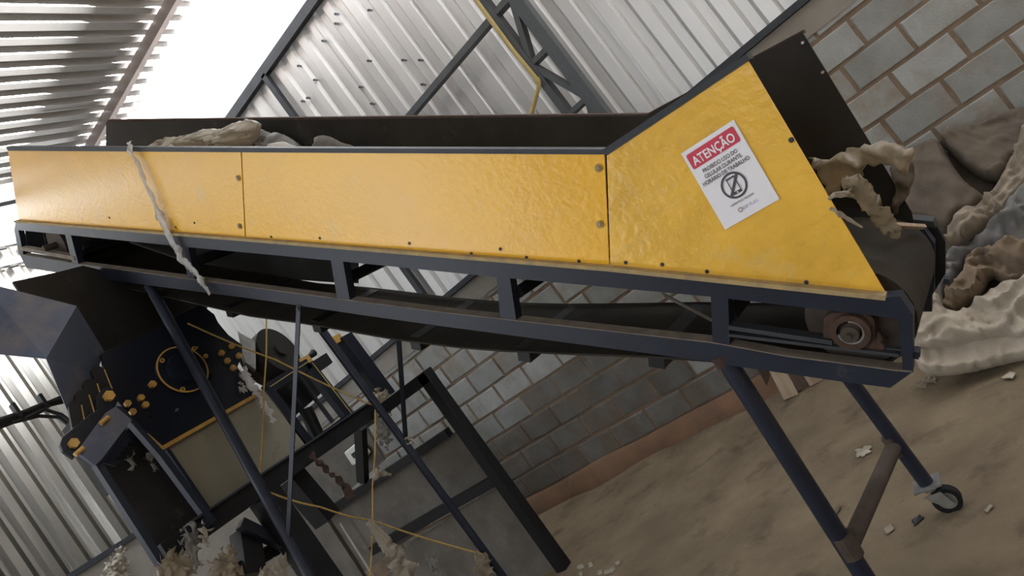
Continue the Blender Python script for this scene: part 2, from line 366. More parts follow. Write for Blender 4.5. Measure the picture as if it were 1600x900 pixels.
# ------------------------------------------------------------------ lattice column, brace, conduit by the back wall
pc = PY(4.50)
def xat(p): return pc.at(*p).x
col = thing('lattice_column', 'grey steel lattice column of two chords and zigzag bars against the metal wall', 'column', (-1.47, 4.55, 1.78))
xa, xb = xat((827, 101)), xat((884, 106))
Z1 = 4.78; ZT = 1.78
def chord(x, wd):
    m_ = MB(); d = .10; t = .006
    m_.bar((x, 4.50, ZT), (x, 4.50, Z1), (1, 0, 0), wd, t)                     # web facing the hall
    m_.bar((x-wd/2+t/2, 4.55, ZT), (x-wd/2+t/2, 4.55, Z1), (0, 1, 0), d, t)
    m_.bar((x+wd/2-t/2, 4.55, ZT), (x+wd/2-t/2, 4.55, Z1), (0, 1, 0), d, t)
    m_.bar((x, 4.602, ZT), (x, 4.602, Z1), (1, 0, 0), wd, t)
    return m_
part('wall_bracket', MB().bar((xa-.05, 4.66, ZT+.03), (xb+.06, 4.66, ZT+.03), (0, 1, 0), .32, .05), M_TRUSS, col)
part('chord', chord(xa, .05), M_TRUSS, col); part('chord', chord(xb, .085), M_TRUSS, col)
zs = [PY(4.5).at(770, 23).z, PY(4.5).at(832, 104).z, PY(4.5).at(886, 180).z]; st = (zs[0]-zs[2])/2
zz = zs[0]+2*st
rung = []
while zz > ZT+.05: rung.append(zz); zz -= st
for i, z in enumerate(rung):
    part('rung', MB().bar((xa, 4.55, z), (xb, 4.55, z), (0, 1, 0), .09, .035), M_TRUSS, col)
    if i+1 < len(rung):
        A, B = ((xb-.02, 4.55, z-.02), (xa+.01, 4.55, rung[i+1]+.02)) if i % 2 == 0 else ((xa+.01, 4.55, z-.03), (xb-.02, 4.55, rung[i+1]+.02))
        part('diagonal', MB().bar(A, B, (0, 1, 0), .085, .04), M_TRUSS, col)
A = PY(4.76).at(634, 190); B = PY(4.62).at(800, -6)
solo('wall_brace', MB().bar(A+(A-B)*.55, B, (0, 1, 0), .07, .05), M_TRUSS, 'dark grey steel bar running across the metal wall into the lattice column', 'brace')
pp = PY(4.44); pts = [pp.at(*p) for p in [(700, -58), (742, -2), (800, 77), (839, 124)]]
pts += [pp.at(*p) for p in [(842, 130), (841, 138), (828, 186), (812, 250)]]
con = solo('conduit_pipe', MB().tube(pts, .016, 10), M_CONDUIT, 'yellow conduit pipe strapped down the lattice column, bent at its lower end', 'pipe', smooth=True)
part('pipe_collar', MB().tube([pp.at(838, 122), pp.at(841, 129)], .021, 10), M_CONDUIT, con)

# ------------------------------------------------------------------ CONVEYOR
near, far = PV(VN), PV(VF); W = QV*(VF-VN)
cv = thing('belt_conveyor', 'long yellow sided inclined belt conveyor on navy pipe legs', 'conveyor', (-2.2, 2.55, 0))
OUT = -QV
# side panels, 6 mm sheet
for px, mt in (([(12, 234), (376, 237), (382.5, 371.5), (29, 344)], M_YEL), ([(378, 237), (944, 241), (951.5, 416), (384.5, 371.5)], M_YEL), ([(948, 242), (1168, 94), (1384, 459), (954, 416)], M_YEL_OLD)):
    sp = part('side_panel', plate(px, near, QV*.006), mt, cv)
    if px[0][0] > 900: big_panel = sp; sp['label'] = 'tall slanted yellow panel of the feed hopper'
    elif px[0][0] > 300: mid_panel = sp
    else: left_panel = sp
def bolt_at(px, pl, parent, r=.009, m=M_LEDGE, h=.01):
    c = pl.at(*px); return part('bolt', MB().disc(c+OUT*h/2, QV, r*1.6, .002, 14).disc(c+OUT*h/2, QV, r, h, 6), m, parent)
for p in [(373, 278), (375, 353)]: bolt_at(p, near, left_panel)
for p in [(936, 262), (938, 350)]: bolt_at(p, near, mid_panel, .008)
for p in [(1237, 218)]: bolt_at(p, near, big_panel, .0045, M_STEEL)
for p in [(640, 380), (737, 396), (782, 389), (823, 402), (905, 408), (500, 372), (424, 370)]: bolt_at(p, near, mid_panel, .004, M_STEEL, .004)
for p in [(171, 340), (275, 355), (304, 348)]: bolt_at(p, near, left_panel, .004, M_STEEL, .004)
for p in [(978, 410), (1035, 413), (1105, 424), (1260, 441)]: bolt_at(p, near, big_panel, .004, M_STEEL, .004)
# dark angle along the top edges
nf = near.off(-.004)
part('top_edge', plate([(9, 229), (376, 231), (942, 233.5), (948, 242), (944, 241.5), (376, 238), (12, 235.5)], nf, QV*.035), M_STEEL, cv)
part('top_edge', plate([(942, 233.5), (1166, 84), (1171, 93), (1168, 96), (948, 243)], nf, QV*.035), M_STEEL, cv)
# dusty ledge under the panels
for a, b in (((28, 345.5), (383, 373)), ((383, 373), (953, 418)), ((953, 418), (1387, 462))):
    A, B = near.at(*a), near.at(*b)
    part('ledge', MB().bar(A+OUT*.012+Vector((0, 0, .004)), B+OUT*.012+Vector((0, 0, .004)), QV, .03, .014), M_LEDGE, cv)
UP = [(24, 347), (383, 374), (952, 421), (1386, 465), (1406, 463), (1426, 492), (1405, 498), (1200, 474), (1115, 464), (856, 440), (776, 433), (560, 411), (291, 386), (105, 367), (22, 359)]
LO = [(31, 398), (122, 413), (291, 436), (560, 472), (700, 490), (1110, 536), (1230, 558), (1310, 568), (1398, 580), (1425, 582), (1391, 606), (1320, 597), (1217, 582), (1153, 573), (1110, 565), (700, 511), (560, 491.5), (400, 467.5), (214, 443.5), (87, 425.5), (41, 418.5)]
POST = [[(101, 367), (110, 368), (122, 413), (112, 411)], [(283, 385), (293, 386), (304, 438), (293, 436)], [(516, 407), (535, 409), (546, 471), (526, 468)], [(775, 432), (796, 435), (806, 502), (781, 499)], [(1110, 463), (1137, 467), (1140, 545), (1113, 541)], [(21, 359), (28, 360), (36, 399), (29, 398)], [(1403, 496), (1426, 492), (1426, 583), (1411, 581)]]
for k, sh in ((0, Vector()), (1, W-QV*.05)):
    def tp(px): return [near.at(*p)+sh for p in px]
    part('upper_rail', MB().prism(tp(UP), QV*.05), M_BLUE, cv)
    part('lower_rail', MB().prism(tp(LO), QV*.05), M_BLUE, cv)
    for p in POST: part('frame_post', MB().prism([x+QV*.003 for x in tp(p)], QV*.04), M_BLUE, cv)
# dust lying on the lower near rail
dl = [near.at(*p) for p in LO[:10]]
for a, b in zip(dl[:-1], dl[1:]): pass
mb = MB()
for a, b in zip(dl[:-1], dl[1:]): mb.bar(a+QV*.025+Vector((0, 0, .002)), b+QV*.025+Vector((0, 0, .002)), QV, .048, .004)
part('dust_layer', mb, M_DUST, cv, label='brown dust lying on the lower rail')
part('skirt', MB().prism([near.at(*p)+W-QV*.056 for p in [(30, 362), (105, 368), (291, 388), (425, 399), (432, 506), (400, 503), (214, 478), (41, 448)]], QV*.004), M_INNER, cv, label='dark sheet closing the far side between the rails')
# cross members between the posts
for p in [(117, 390), (298, 412), (533, 440), (800, 463), (1132, 500)]:
    A = near.at(*p)+QV*.045; part('cross_member', MB().bar(A, A+W-QV*.09, (0, 0, 1), .045, .035), M_BLACK, cv)
part('rod', MB().tube([PV(2.25).at(1040, 462), PV(2.25).at(1116, 502)], .007, 8), M_DUST, cv, True)
# pulleys and belt
HP = near.at(1331, 515)+QV*.07; TP = near.at(70, 388)+QV*.07; BWv = W-QV*.14; PR = .145
ax = (HP-TP); ad = ax.normalized(); an = QV.cross(ad).normalized()
if an.z < 0: an = -an
SAG = [(1110, 566), (1060, 561), (950, 557), (800, 551), (700, 543), (600, 529), (485, 508), (390, 495), (300, 474), (180, 448)]
SG = []
for p in SAG:
    q = (PV(VN+.07).at(*p)-HP); SG.append((q.dot(-ax)/ax.dot(ax), -q.dot(an)-PR-.008))
SG = [(0, 0)]+sorted(SG)+[(1, 0)]
def sagf(s):
    for (a, x), (b, y) in zip(SG[:-1], SG[1:]):
        if a <= s <= b: return x+(y-x)*(s-a)/(b-a)
    return 0
def loop(r):
    pts = []
    for i in range(15):
        t = math.pi*i/14; pts.append(HP+an*r*math.cos(t)+ad*r*math.sin(t))
    for i in range(1, 24):
        s = i/24; pts.append(HP-an*(r+sagf(s))-ax*s)
    for i in range(15):
        t = math.pi*i/14; pts.append(TP-an*r*math.cos(t)-ad*r*math.sin(t))
    for i in range(1, 24): pts.append(TP+an*r+ax*(i/24))
    return pts
def beltmesh():
    o, i_ = loop(PR+.008), loop(PR); n = len(o); mb = MB()
    mb.v += o+i_+[p+BWv for p in o]+[p+BWv for p in i_]
    for a in range(n):
        b = (a+1) % n
        mb.f += [(a, b, 2*n+b, 2*n+a), (n+a, n+b, 3*n+b, 3*n+a), (a, b, n+b, n+a), (2*n+a, 2*n+b, 3*n+b, 3*n+a)]
    return mb
belt = part('belt', beltmesh(), M_BELT, cv, True)
CLT = [(1020, 572), (812, 562), (642, 543), (488, 518), (352, 496), (225, 470)]
for p in CLT:
    s = (PV(VN+.07).at(*p)-HP).dot(-ax)/ax.dot(ax)
    c = HP-an*(PR+.008+sagf(s)+.022)-ax*s
    part('cleat', MB().bar(c+QV*.03, c+BWv-QV*.03, ad, .06, .065), M_BLACK, belt)
for s in (.06, .16, .27, .38, .49):
    c = TP+an*(PR+.03)+ax*(1-s); part('cleat', MB().bar(c+QV*.03, c+BWv-QV*.03, ad, .05, .045), M_BELT, belt)
for c in (HP, TP):
    part('pulley', MB().disc(c+BWv/2, QV, PR-.003, BWv.length-.02, 28).disc(c+BWv/2, QV, .022, W.length+.02, 14), M_PIPE_RUST, cv, True)
# near head bearing and take-up slide
bp = near.off(.012)
br = part('bearing', plate([(1287, 497), (1300, 489), (1352, 488), (1366, 500), (1368, 528), (1383, 541), (1380, 551), (1330, 546), (1285, 539)], bp, QV*.05), M_RUST, cv, bevel=.004)
c = bp.at(1331, 515)
part('bearing_ring', MB().ring(c, QV, .052, .036, .05, 28), M_RUST, br, True)
part('shaft', MB().disc(c, QV, .024, .075, 20).disc(c+OUT*.045, QV, .008, .02, 8), M_PIPE_RUST, br, True)
part('bearing_ring', MB().ring(c+OUT*.012, QV, .042, .030, .02, 24, .4, 5.0), M_ZINC, br, True)
part('grease_nipple', MB().tube([bp.at(1374, 532), bp.at(1373, 520)], [.01, .005], 8), M_RUST, br)
for a, b, th in (((1138, 512), (1300, 536), .014), ((1138, 524), (1404, 556), .010)):
    part('slide_bar', MB().bar(near.at(*a)+QV*.02, near.at(*b)+QV*.02, QV, .04, th), M_STEEL, cv)
part('slide_bar', MB().bar(near.at(30, 388)+QV*.02, near.at(116, 404)+QV*.02, QV, .04, .03), M_DUST, cv)
A, B = near.at(1330, 549)+QV*.03, near.at(1436, 559.5)+QV*.03
tr = part('tension_rod', MB().tube([A, B], .011, 10), M_STEEL, cv)
part('nut', MB().tube([near.at(1426, 558)+QV*.03, near.at(1435, 559.5)+QV*.03], .02, 6), M_BLUE, tr)
# far head end plate with its bolt
part('end_plate', plate([(1400, 346), (1461, 349), (1477, 378), (1477, 428), (1456, 462), (1456, 487), (1434, 487), (1440, 430), (1432, 380)], far.off(.02), QV*.03), M_BLACK, cv)
part('end_plate', plate([(1398, 340), (1458, 346), (1462, 356), (1404, 354)], far, QV*.06), M_STEEL, cv)
part('nut', MB().tube([far.at(1474, 437), far.at(1484, 438)], .016, 6), M_STEEL, cv)
# far side of the trough: blackened sheet with a horizontal topped hopper flank
nb = lambda p: near.at(*p)+W
pf = [far.at(168, 190), far.at(380, 187.5), far.at(935, 180.5), far.at(1012, 180), far.at(1254, 50), far.at(1259, 57), far.at(1360, 222), far.at(1425, 330), nb((1384, 459)), nb((953, 416)), nb((383, 371)), nb((29, 344))]
pr2 = [p-QV*.01 for p in pf]
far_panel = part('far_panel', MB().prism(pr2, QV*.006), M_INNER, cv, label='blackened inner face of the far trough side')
part('top_edge', MB().prism([far.at(168, 187), far.at(380, 184.5), far.at(1010, 178), far.at(1254, 47), far.at(1256, 52), far.at(1012, 182), far.at(380, 189), far.at(168, 191)], QV*.03), M_RUST, cv)
for q in [(1256, 66), (1287, 112)]: part('rivet', MB().disc(far.at(*q)-QV*.014, QV, .005, .01, 8), M_ZINC, far_panel)
# back plate closing the trough at its upper end
part('tail_plate', MB().prism([near.at(29, 346)+QV*.03, near.at(38, 398)+QV*.03, near.at(38, 398)+W-QV*.03, near.at(29, 346)+W-QV*.03], ad*.006), M_BLUED, cv)
# legs
def leg(A, B, r, m=M_BLUE, name='leg', lab=None):
    return part(name, MB().tube([A, B], r, 18), m, cv, True, lab)
def drop(A, B, z): return A+(B-A)*((z-A.z)/(B.z-A.z))
def caster(x, y, pt, parent):
    c = part('caster', MB().bar((x-.05, y, pt), (x+.05, y, pt), (0, 1, 0), .09, .008).disc((x, y, pt-.012), (0, 0, 1), .03, .018, 18), M_ZINC, parent, label='zinc swivel caster with a black wheel')
    wx, wy, wr = x+.03, y-.02, .05
    for s in (-1, 1):
        part('fork', MB().prism([(x-.03, wy+s*.027, pt-.02), (x+.035, wy+s*.027, pt-.02), (wx+.02, wy+s*.027, wr-.012), (wx-.016, wy+s*.027, wr-.012)], (0, s*.004, 0)), M_ZINC, c)
    part('wheel', MB().ring((wx, wy, wr), (0, 1, 0), wr, .034, .034, 28), M_TYRE, c, True)
    part('hub', MB().disc((wx, wy, wr), (0, 1, 0), .035, .026, 24).disc((wx, wy, wr), (0, 1, 0), .010, .06, 10), M_ZINC, c, True)
    return c
# near right leg, far right leg, crossbar
A = PV(VN+.035).at(1130, 555); B = PV(VN+.035).at(1352, 903); Bn = drop(A, B, .125)
l1 = leg(A, Bn, .0315)
part('weld_collar', MB().tube([A+(B-A)*-.01, A+(B-A)*.03], [.043, .037], 16), M_RUST, l1)
A2 = PV(VF-.03).at(1322, 585); B2 = PV(VF-.03).at(1449, 757); Bf = drop(A2, B2, .118)
l2 = leg(A2, Bf, .027)
J1, J2 = PV(VN+.035).at(1326, 856), PV(VF-.03).at(1398, 695)
part('weld_collar', MB().tube([J2+(A2-B2).normalized()*.04, J2-(A2-B2).normalized()*.04], .0305, 14), M_PIPE_RUST, l2)
part('weld_collar', MB().tube([J1+(A-B).normalized()*.05, J1-(A-B).normalized()*.03], .035, 14), M_PIPE_RUST, l1)
leg(J1, J2, .028, M_PIPE_RUST, 'crossbar')
caster(Bf.x, Bf.y, Bf.z, l2); caster(Bn.x, Bn.y, Bn.z, l1)
# left legs, splayed
A3 = PV(VN+.03).at(233, 446); B3 = PV(1.50).at(487, 905); F3 = drop(A3, B3, .0); ln = leg(A3, F3, .031)
A4 = PV(VF-.02).at(500, 512); B4 = PV(VF-.02).at(760, 866); F4 = drop(A4, B4, .0); lf = leg(A4, F4, .026)
for c in (F3, F4): part('foot_plate', MB().disc(c+Vector((0, 0, .006)), (0, 0, 1), .06, .012, 16), M_BLUE, cv)
tb = drop(A3, B3, PV(1.60).at(452, 832).z)
part('brace', MB().bar(PV(VN-.006).at(467, 478), PV(1.545).at(450, 838), QV, .006, .03), M_BLUE, cv)
part('bolt', MB().disc(PV(VN-.012).at(466, 483), QV, .012, .012, 8), M_STEEL, cv)
part('brace', MB().bar(PV(VF-.03).at(622, 518), PV(VF-.05).at(634, 688), QV, .008, .034), M_BLUED, cv)

# ------------------------------------------------------------------ warning sign on the hopper flank
sg_pl = near.off(-.004)
S = [sg_pl.at(*p) for p in [(1064, 240), (1146, 187), (1218, 311), (1133, 359)]]
sx = ((S[1]-S[0])+(S[2]-S[3]))/2; sy = ((S[3]-S[0])+(S[2]-S[1]))/2
sign = thing('warning_sign', 'white warning sheet with a red heading glued on the yellow hopper flank', 'sign', tuple(S[3]))
mb = MB(); NG = 14; def_pt = lambda a, b: (S[0]*(1-a)*(1-b)+S[1]*a*(1-b)+S[3]*(1-a)*b+S[2]*a*b)
for j in range(NG+1):
    for i in range(NG+1):
        a, b = i/NG, j/NG; mb.v.append(def_pt(a, b)+OUT*(.0012*noise.noise((a*4, b*5, 1))))
for j in range(NG):
    for i in range(NG): k = j*(NG+1)+i; mb.f.append((k, k+1, k+NG+2, k+NG+1))
k0 = len(mb.v); mb.v += [p+QV*.003 for p in S]; mb.f.append((k0, k0+1, k0+2, k0+3))
part('sheet', mb, M_WHITE, sign, True)
SW, SH = sx.length, sy.length
def spt(a, b, lift=.0022): return def_pt(a, b)+OUT*lift
def sflat(name, pts, m, lift=.0022):
    pr = MB().prism([spt(a, b, lift) for a, b in pts], QV*.0008); return part(name, pr, m, sign)
def rrect(a0, b0, a1, b1, ra, rb, n=5):
    o = []
    for cx, cy, t0 in ((a1-ra, b1-rb, 0), (a0+ra, b1-rb, 90), (a0+ra, b0+rb, 180), (a1-ra, b0+rb, 270)):
        for i in range(n+1): t = R(t0+90*i/n); o.append((cx+ra*math.cos(t), cy+rb*math.sin(t)))
    return o
sflat('heading_band', rrect(.055, .05, .945, .235, .03, .025), M_RED)
def text(body, ac, bc, width, height, m, name, bold=0, lift=.0034):
    cu = bpy.data.curves.new(name, 'FONT'); cu.body = body; cu.align_x = 'LEFT'; cu.size = 1; cu.offset = bold; cu.resolution_u = 3
    to = bpy.data.objects.new(name, cu); COL.objects.link(to)
    dg = bpy.context.evaluated_depsgraph_get(); me = bpy.data.meshes.new_from_object(to.evaluated_get(dg))
    bpy.data.objects.remove(to); xs = [v.co.x for v in me.vertices]; ys = [v.co.y for v in me.vertices]
    # cap height from the heading letters: ignore accents by using .0...cap of the font
    x0_, x1_ = min(xs), max(xs); cap = .73
    for v in me.vertices:
        a = ac+((v.co.x-x0_)/(x1_-x0_)-.5)*width; b = bc+height/2-(v.co.y/cap)*height
        v.co = spt(a, b, lift)-ORG[sign]
    o = link(name, me, m, sign); ORG[o] = ORG[sign]; return o
text('ATENÇÃO', .5, .150, .78, .105, M_WHITE, 'heading_letters', .02)
text('PROIBIDO USO DO', .5, .300, .64, .048, M_INK, 'lettering', .012)
text('CELULAR DURANTE', .5, .366, .68, .048, M_INK, 'lettering', .012)
text('HORÁRIO DE TRABALHO', .5, .432, .86, .048, M_INK, 'lettering', .012)
text('RESPEITE AS REGRAS', .5, .800, .42, .024, M_INK, 'lettering', .006)
text('DIP PLAS', .575, .885, .27, .036, M_INK_PALE, 'logo_letters', .006)
def circ(a, b, ra, n=36, t0=0, t1=360):
    return [(a+ra*math.cos(R(t0+(t1-t0)*i/n)), b+ra*SW/SH*math.sin(R(t0+(t1-t0)*i/n))) for i in range(n+1)]
def sring(name, a, b, ro, ri, m, n=40, lift=.0022):
    o, i_ = circ(a, b, ro, n), circ(a, b, ri, n); mb = MB()
    for p in o[:-1]: mb.v.append(spt(*p, lift))
    for p in i_[:-1]: mb.v.append(spt(*p, lift))
    for k in range(n): mb.f.append((k, (k+1) % n, n+(k+1) % n, n+k))
    return part(name, mb, m, sign)
sring('ban_ring', .5, .615, .215, .180, M_INK)
sflat('ban_bar', [(.5+.14+.014, .615-.145*SW/SH*.95), (.5+.14-.026, .615-.155*SW/SH), (.5-.14-.014, .615+.145*SW/SH*.95), (.5-.14+.026, .615+.155*SW/SH)], M_INK, .0036)
px0, px1, py0, py1 = .425, .575, .515, .715
mb = MB()
for a0, b0, a1, b1 in ((px0, py0, px1, py0+.022), (px0, py1-.032, px1, py1), (px0, py0, px0+.014, py1), (px1-.014, py0, px1, py1)):
    mb.prism([spt(a, b, .003) for a, b in ((a0, b0), (a1, b0), (a1, b1), (a0, b1))], QV*.0008)
part('phone_symbol', mb, M_INK, sign)
sring('phone_button', .5, py1-.016, .013, .0, M_WHITE, 12, .0036)
sring('logo_ring', .395, .888, .042, .024, M_INK_MAUVE, 20, .003)

# ------------------------------------------------------------------ crumpled cloth, film and sacks
def inside(p, pg):
    c = False; n = len(pg)
    for i in range(n):
        a, b = pg[i], pg[i-1]
        if (a[1] > p[1]) != (b[1] > p[1]) and p[0] < (b[0]-a[0])*(p[1]-a[1])/(b[1]-a[1])+a[0]: c = not c
    return c
def edist(p, pg):
    best = 1e9; P = Vector(p)
    for i in range(len(pg)):
        a, b = Vector(pg[i]), Vector(pg[i-1]); d = b-a; t = max(0, min(1, (P-a).dot(d)/max(d.dot(d), 1e-9))); best = min(best, (P-a-d*t).length)
    return best
def smooth_poly(pg, it=1):
    for _ in range(it):
        o = []
        for i in range(len(pg)):
            a, b = Vector(pg[i]), Vector(pg[(i+1) % len(pg)]); o += [tuple(a*.78+b*.22), tuple(a*.22+b*.78)]
        pg = o
    return pg
def pillow(px, pl, T, back=.35, step=.03, fold=.25, fdir=(1, .4), ff=9, seed=0, sm=1, jag=0, flat=2.2):
    """a filled crumpled body whose silhouette is px on the plane pl; T its full thickness"""
    n = pl.n if pl.n.dot(EYE-pl.p) > 0 else -pl.n
    ref = Vector((1, 0, 0)) if abs(n.x) < .9 else Vector((0, 1, 0)); a = (ref-n*ref.dot(n)).normalized(); b = n.cross(a); o = pl.at(*px[0])
    pg = [((pl.at(*p)-o).dot(a), (pl.at(*p)-o).dot(b)) for p in px]
    if sm: pg = smooth_poly(pg, sm)
    r = random.Random(seed); dense = []
    for i in range(len(pg)):
        A, B = Vector(pg[i]), Vector(pg[(i+1) % len(pg)]); k = max(1, int((B-A).length/step))
        for j in range(k):
            q = A.lerp(B, j/k); dense.append((q.x+r.uniform(-jag, jag), q.y+r.uniform(-jag, jag)))
    pg = dense; N = len(pg)
    xs = [p[0] for p in pg]; ys = [p[1] for p in pg]; pts = [Vector(p) for p in pg]
    y = min(ys)+step/2; row = 0
    while y < max(ys):
        x = min(xs)+(step/2 if row % 2 else 0)
        while x < max(xs):
            q = (x+r.uniform(-.2, .2)*step, y+r.uniform(-.2, .2)*step)
            if inside(q, pg) and edist(q, pg) > step*.45: pts.append(Vector(q))
            x += step
        y += step*.9; row += 1
    vs, es, fs, *_ = geometry.delaunay_2d_cdt(pts, [], [list(range(N))], 1, 1e-6)
    dm = max([edist(v, pg) for v in vs] + [1e-4]); mb = MB(); fd = Vector(fdir).normalized()
    H = []
    for v in vs:
        d = edist(v, pg)/dm; h = max(0, 1-(1-min(1, d*flat))**2)**.62
        ph = v.dot(fd)*ff+1.6*noise.noise((v.x*3, v.y*3, seed))
        u_, w_ = v.dot(fd), v.dot(Vector((-fd.y, fd.x))); wx = .10*noise.noise((v.x*5, v.y*5, seed+1)); k = ff*.32
        rg = lambda n_: max(0, 1-abs(n_)*2.6)**1.6
        r1 = rg(noise.noise(((u_+wx)*k, w_*k*.25, seed))); r2 = rg(noise.noise(((u_+wx)*k*1.9+w_*k*.6, w_*k*.6-u_*k*.3, seed+4)))
        r4 = rg(noise.noise(((u_-w_)*k*2.6, (w_+u_*.4)*k*1.6+wx*20, seed+11)))
        r3 = noise.noise((v.x*k*.55, v.y*k*.55, seed+7))
        H.append((h, fold*(1.0*(r1-.4)+.6*(r2-.4)+.35*(r4-.4)+.7*r3)))
    K = len(vs)
    for v, (h, c) in zip(vs, H): mb.v.append(o+a*v.x+b*v.y+n*(T*(1-back)*h*(1+c)+T*.45*c*min(1, h*1.5)))
    for v, (h, c) in zip(vs, H): mb.v.append(o+a*v.x+b*v.y-n*(T*back*h+.004))
    for f in fs: mb.f += [tuple(f), tuple(K+i for i in reversed(f))]
    cnt = {}
    for f in fs:
        for i in range(len(f)):
            e = (f[i], f[(i+1) % len(f)]); cnt[e] = 1
    for (i, j) in list(cnt):
        if (j, i) not in cnt: mb.f.append((j, i, K+i, K+j))
    return mb
def ribbon(pts, wd, n, seed=0, amp=.3, cross=5, curl=.5, jag=.15):
    """a twisted crumpled strip along pts, widths wd, facing n"""
    pts = [Vector(p) for p in pts]; r = random.Random(seed); P = []; Wd = []; n = Vector(n)
    for i in range(len(pts)-1):
        for k in range(6): t = k/6; P.append(pts[i].lerp(pts[i+1], t)); Wd.append(wd[i]*(1-t)+wd[i+1]*t)
    P.append(pts[-1]); Wd.append(wd[-1]); mb = MB(); C = cross
    for i, p in enumerate(P):
        d = (P[min(i+1, len(P)-1)]-P[max(i-1, 0)]).normalized(); s = d.cross(n).normalized()
        tw = curl*noise.noise((i*.17, seed, 2))*2; s2 = s*math.cos(tw)+n*math.sin(tw); n2 = s2.cross(d)
        for layer in (0, 1):
            for j in range(C+1):
                u = j/C-.5; w_ = Wd[i]*(1+jag*r.uniform(-1, 1)*(abs(u) > .4))
                hgt = Wd[i]*amp*(noise.noise((i*.35, j*1.3, seed))+.5*noise.noise((i*.9, j*2.1, seed+3))+.6*(u*u*-2))
                mb.v.append(p+s2*u*w_+n2*(hgt-layer*.0025))
    q = 2*(C+1)
    for i in range(len(P)-1):
        for j in range(C):
            a = i*q+j; mb.f.append((a, a+1, a+q+1, a+q)); a += C+1; mb.f.append((a, a+q, a+q+1, a+1))
        mb.f += [(i*q, i*q+q, i*q+q+C+1, i*q+C+1), (i*q+C, i*q+2*C+1, i*q+q+2*C+1, i*q+q+C)]
    mb.f += [(j, j+C+1, j+C+2, j+1) for j in range(C)]
    e = (len(P)-1)*q; mb.f += [(e+j, e+j+1, e+j+C+2, e+j+C+1) for j in range(C)]
    return mb
# sacks heaped against the wall: one leaning slope from the floor to the blocks
f0 = PZ(0).at(1500, 585)
SN = Vector((.12, -.76, .65)); heap = Pl(SN, f0)
def sack(name, px, k, T, m, lab, cat='sack', **kw):
    o = solo(name, pillow(px, heap.off(k), T, **kw), m, lab, cat, smooth=2); return o
sack('woven_sack', [(1436, 250), (1475, 218), (1540, 188), (1600, 165), (1660, 150), (1660, 560), (1600, 555), (1450, 570), (1440, 420), (1400, 380)], -.10, 0.082, M_SACK_B, 'dark dusty sack heap lying at the back under the other sacks', step=.07, fold=0.72, ff=12, flat=4.5, seed=3)
sack('woven_sack', [(1466, 222), (1500, 205), (1540, 190), (1585, 174), (1760, 150), (1760, 215), (1585, 240), (1568, 285), (1535, 282), (1500, 255), (1480, 236)], .04, 0.109, M_SACK_B, 'brown sack topmost of the heap, against the block wall', step=.015, fold=0.38, ff=14, fdir=(.3, 1), flat=4.5, seed=11)
sack('woven_sack', [(1392, 262), (1420, 240), (1445, 228), (1472, 222), (1488, 258), (1512, 290), (1545, 312), (1525, 335), (1500, 345), (1484, 372), (1450, 352), (1400, 342)], .05, 0.136, M_SACK_B, 'smooth brown sack standing directly behind the conveyor head pulley', step=.015, fold=0.26, ff=9, flat=4.5, seed=21)
sack('woven_sack', [(1474, 376), (1500, 340), (1525, 318), (1557, 292), (1584, 232), (1604, 202), (1760, 190), (1760, 280), (1604, 300), (1572, 340), (1540, 366), (1478, 402)], .06, 0.163, M_SACK_T, 'pale tan sack folded in long creases at the right of the heap', step=.015, fold=0.51, ff=20, fdir=(1, -.5), flat=4.5, seed=31)
sack('woven_sack', [(1474, 402), (1545, 362), (1585, 310), (1610, 285), (1760, 280), (1760, 400), (1590, 394), (1545, 392), (1512, 404), (1496, 440), (1476, 476), (1462, 440)], .07, 0.150, M_SACK_S, 'slate grey sack in the middle, between tan and ochre sacks', step=.015, fold=0.42, ff=16, flat=4.5, seed=41)
sack('woven_sack', [(1508, 400), (1556, 388), (1600, 389), (1760, 395), (1760, 450), (1600, 448), (1572, 446), (1548, 432), (1535, 462), (1500, 492), (1470, 488), (1488, 446), (1506, 425)], .12, 0.150, M_SACK_O, 'ochre brown sack with an open dark fold above the white sack', step=.015, fold=0.64, ff=17, fdir=(.6, 1), flat=4.5, seed=52)
sack('woven_sack', [(1424, 500), (1440, 470), (1462, 452), (1480, 486), (1504, 488), (1540, 458), (1575, 438), (1602, 442), (1760, 448), (1760, 540), (1600, 536), (1545, 536), (1470, 552), (1426, 556)], .16, 0.177, M_SACK_W, 'big white woven sack at the front of the heap', step=.015, fold=0.42, ff=13, fdir=(.5, 1), flat=4.5, seed=61)
sack('woven_sack', [(1426, 552), (1470, 545), (1540, 528), (1600, 528), (1760, 530), (1760, 556), (1600, 562), (1560, 572), (1515, 582), (1475, 588), (1440, 584)], .13, 0.136, M_SACK_W, 'flattened cream sack lying lowest on the floor under the white sack', step=.015, fold=0.34, ff=9, flat=4.5, seed=71)
# frayed tuft under the lowest sack
mb = MB(); tc = PZ(.01).at(1450, 596)
for i in range(26):
    a = rng.uniform(0, 6.28); p0 = tc+Vector((rng.uniform(-.05, .05), rng.uniform(-.04, .04), 0)); pts = [p0, p0+Vector((math.cos(a)*.02, math.sin(a)*.02, .02)), p0+Vector((math.cos(a)*.05, math.sin(a)*.05, .006))]
    mb.tube(pts, .0022, 4)
o = solo('frayed_tuft', mb, M_SACK_T, 'frayed tuft of pale threads on the floor beneath the sacks', 'fibres'); o['kind'] = 'stuff'
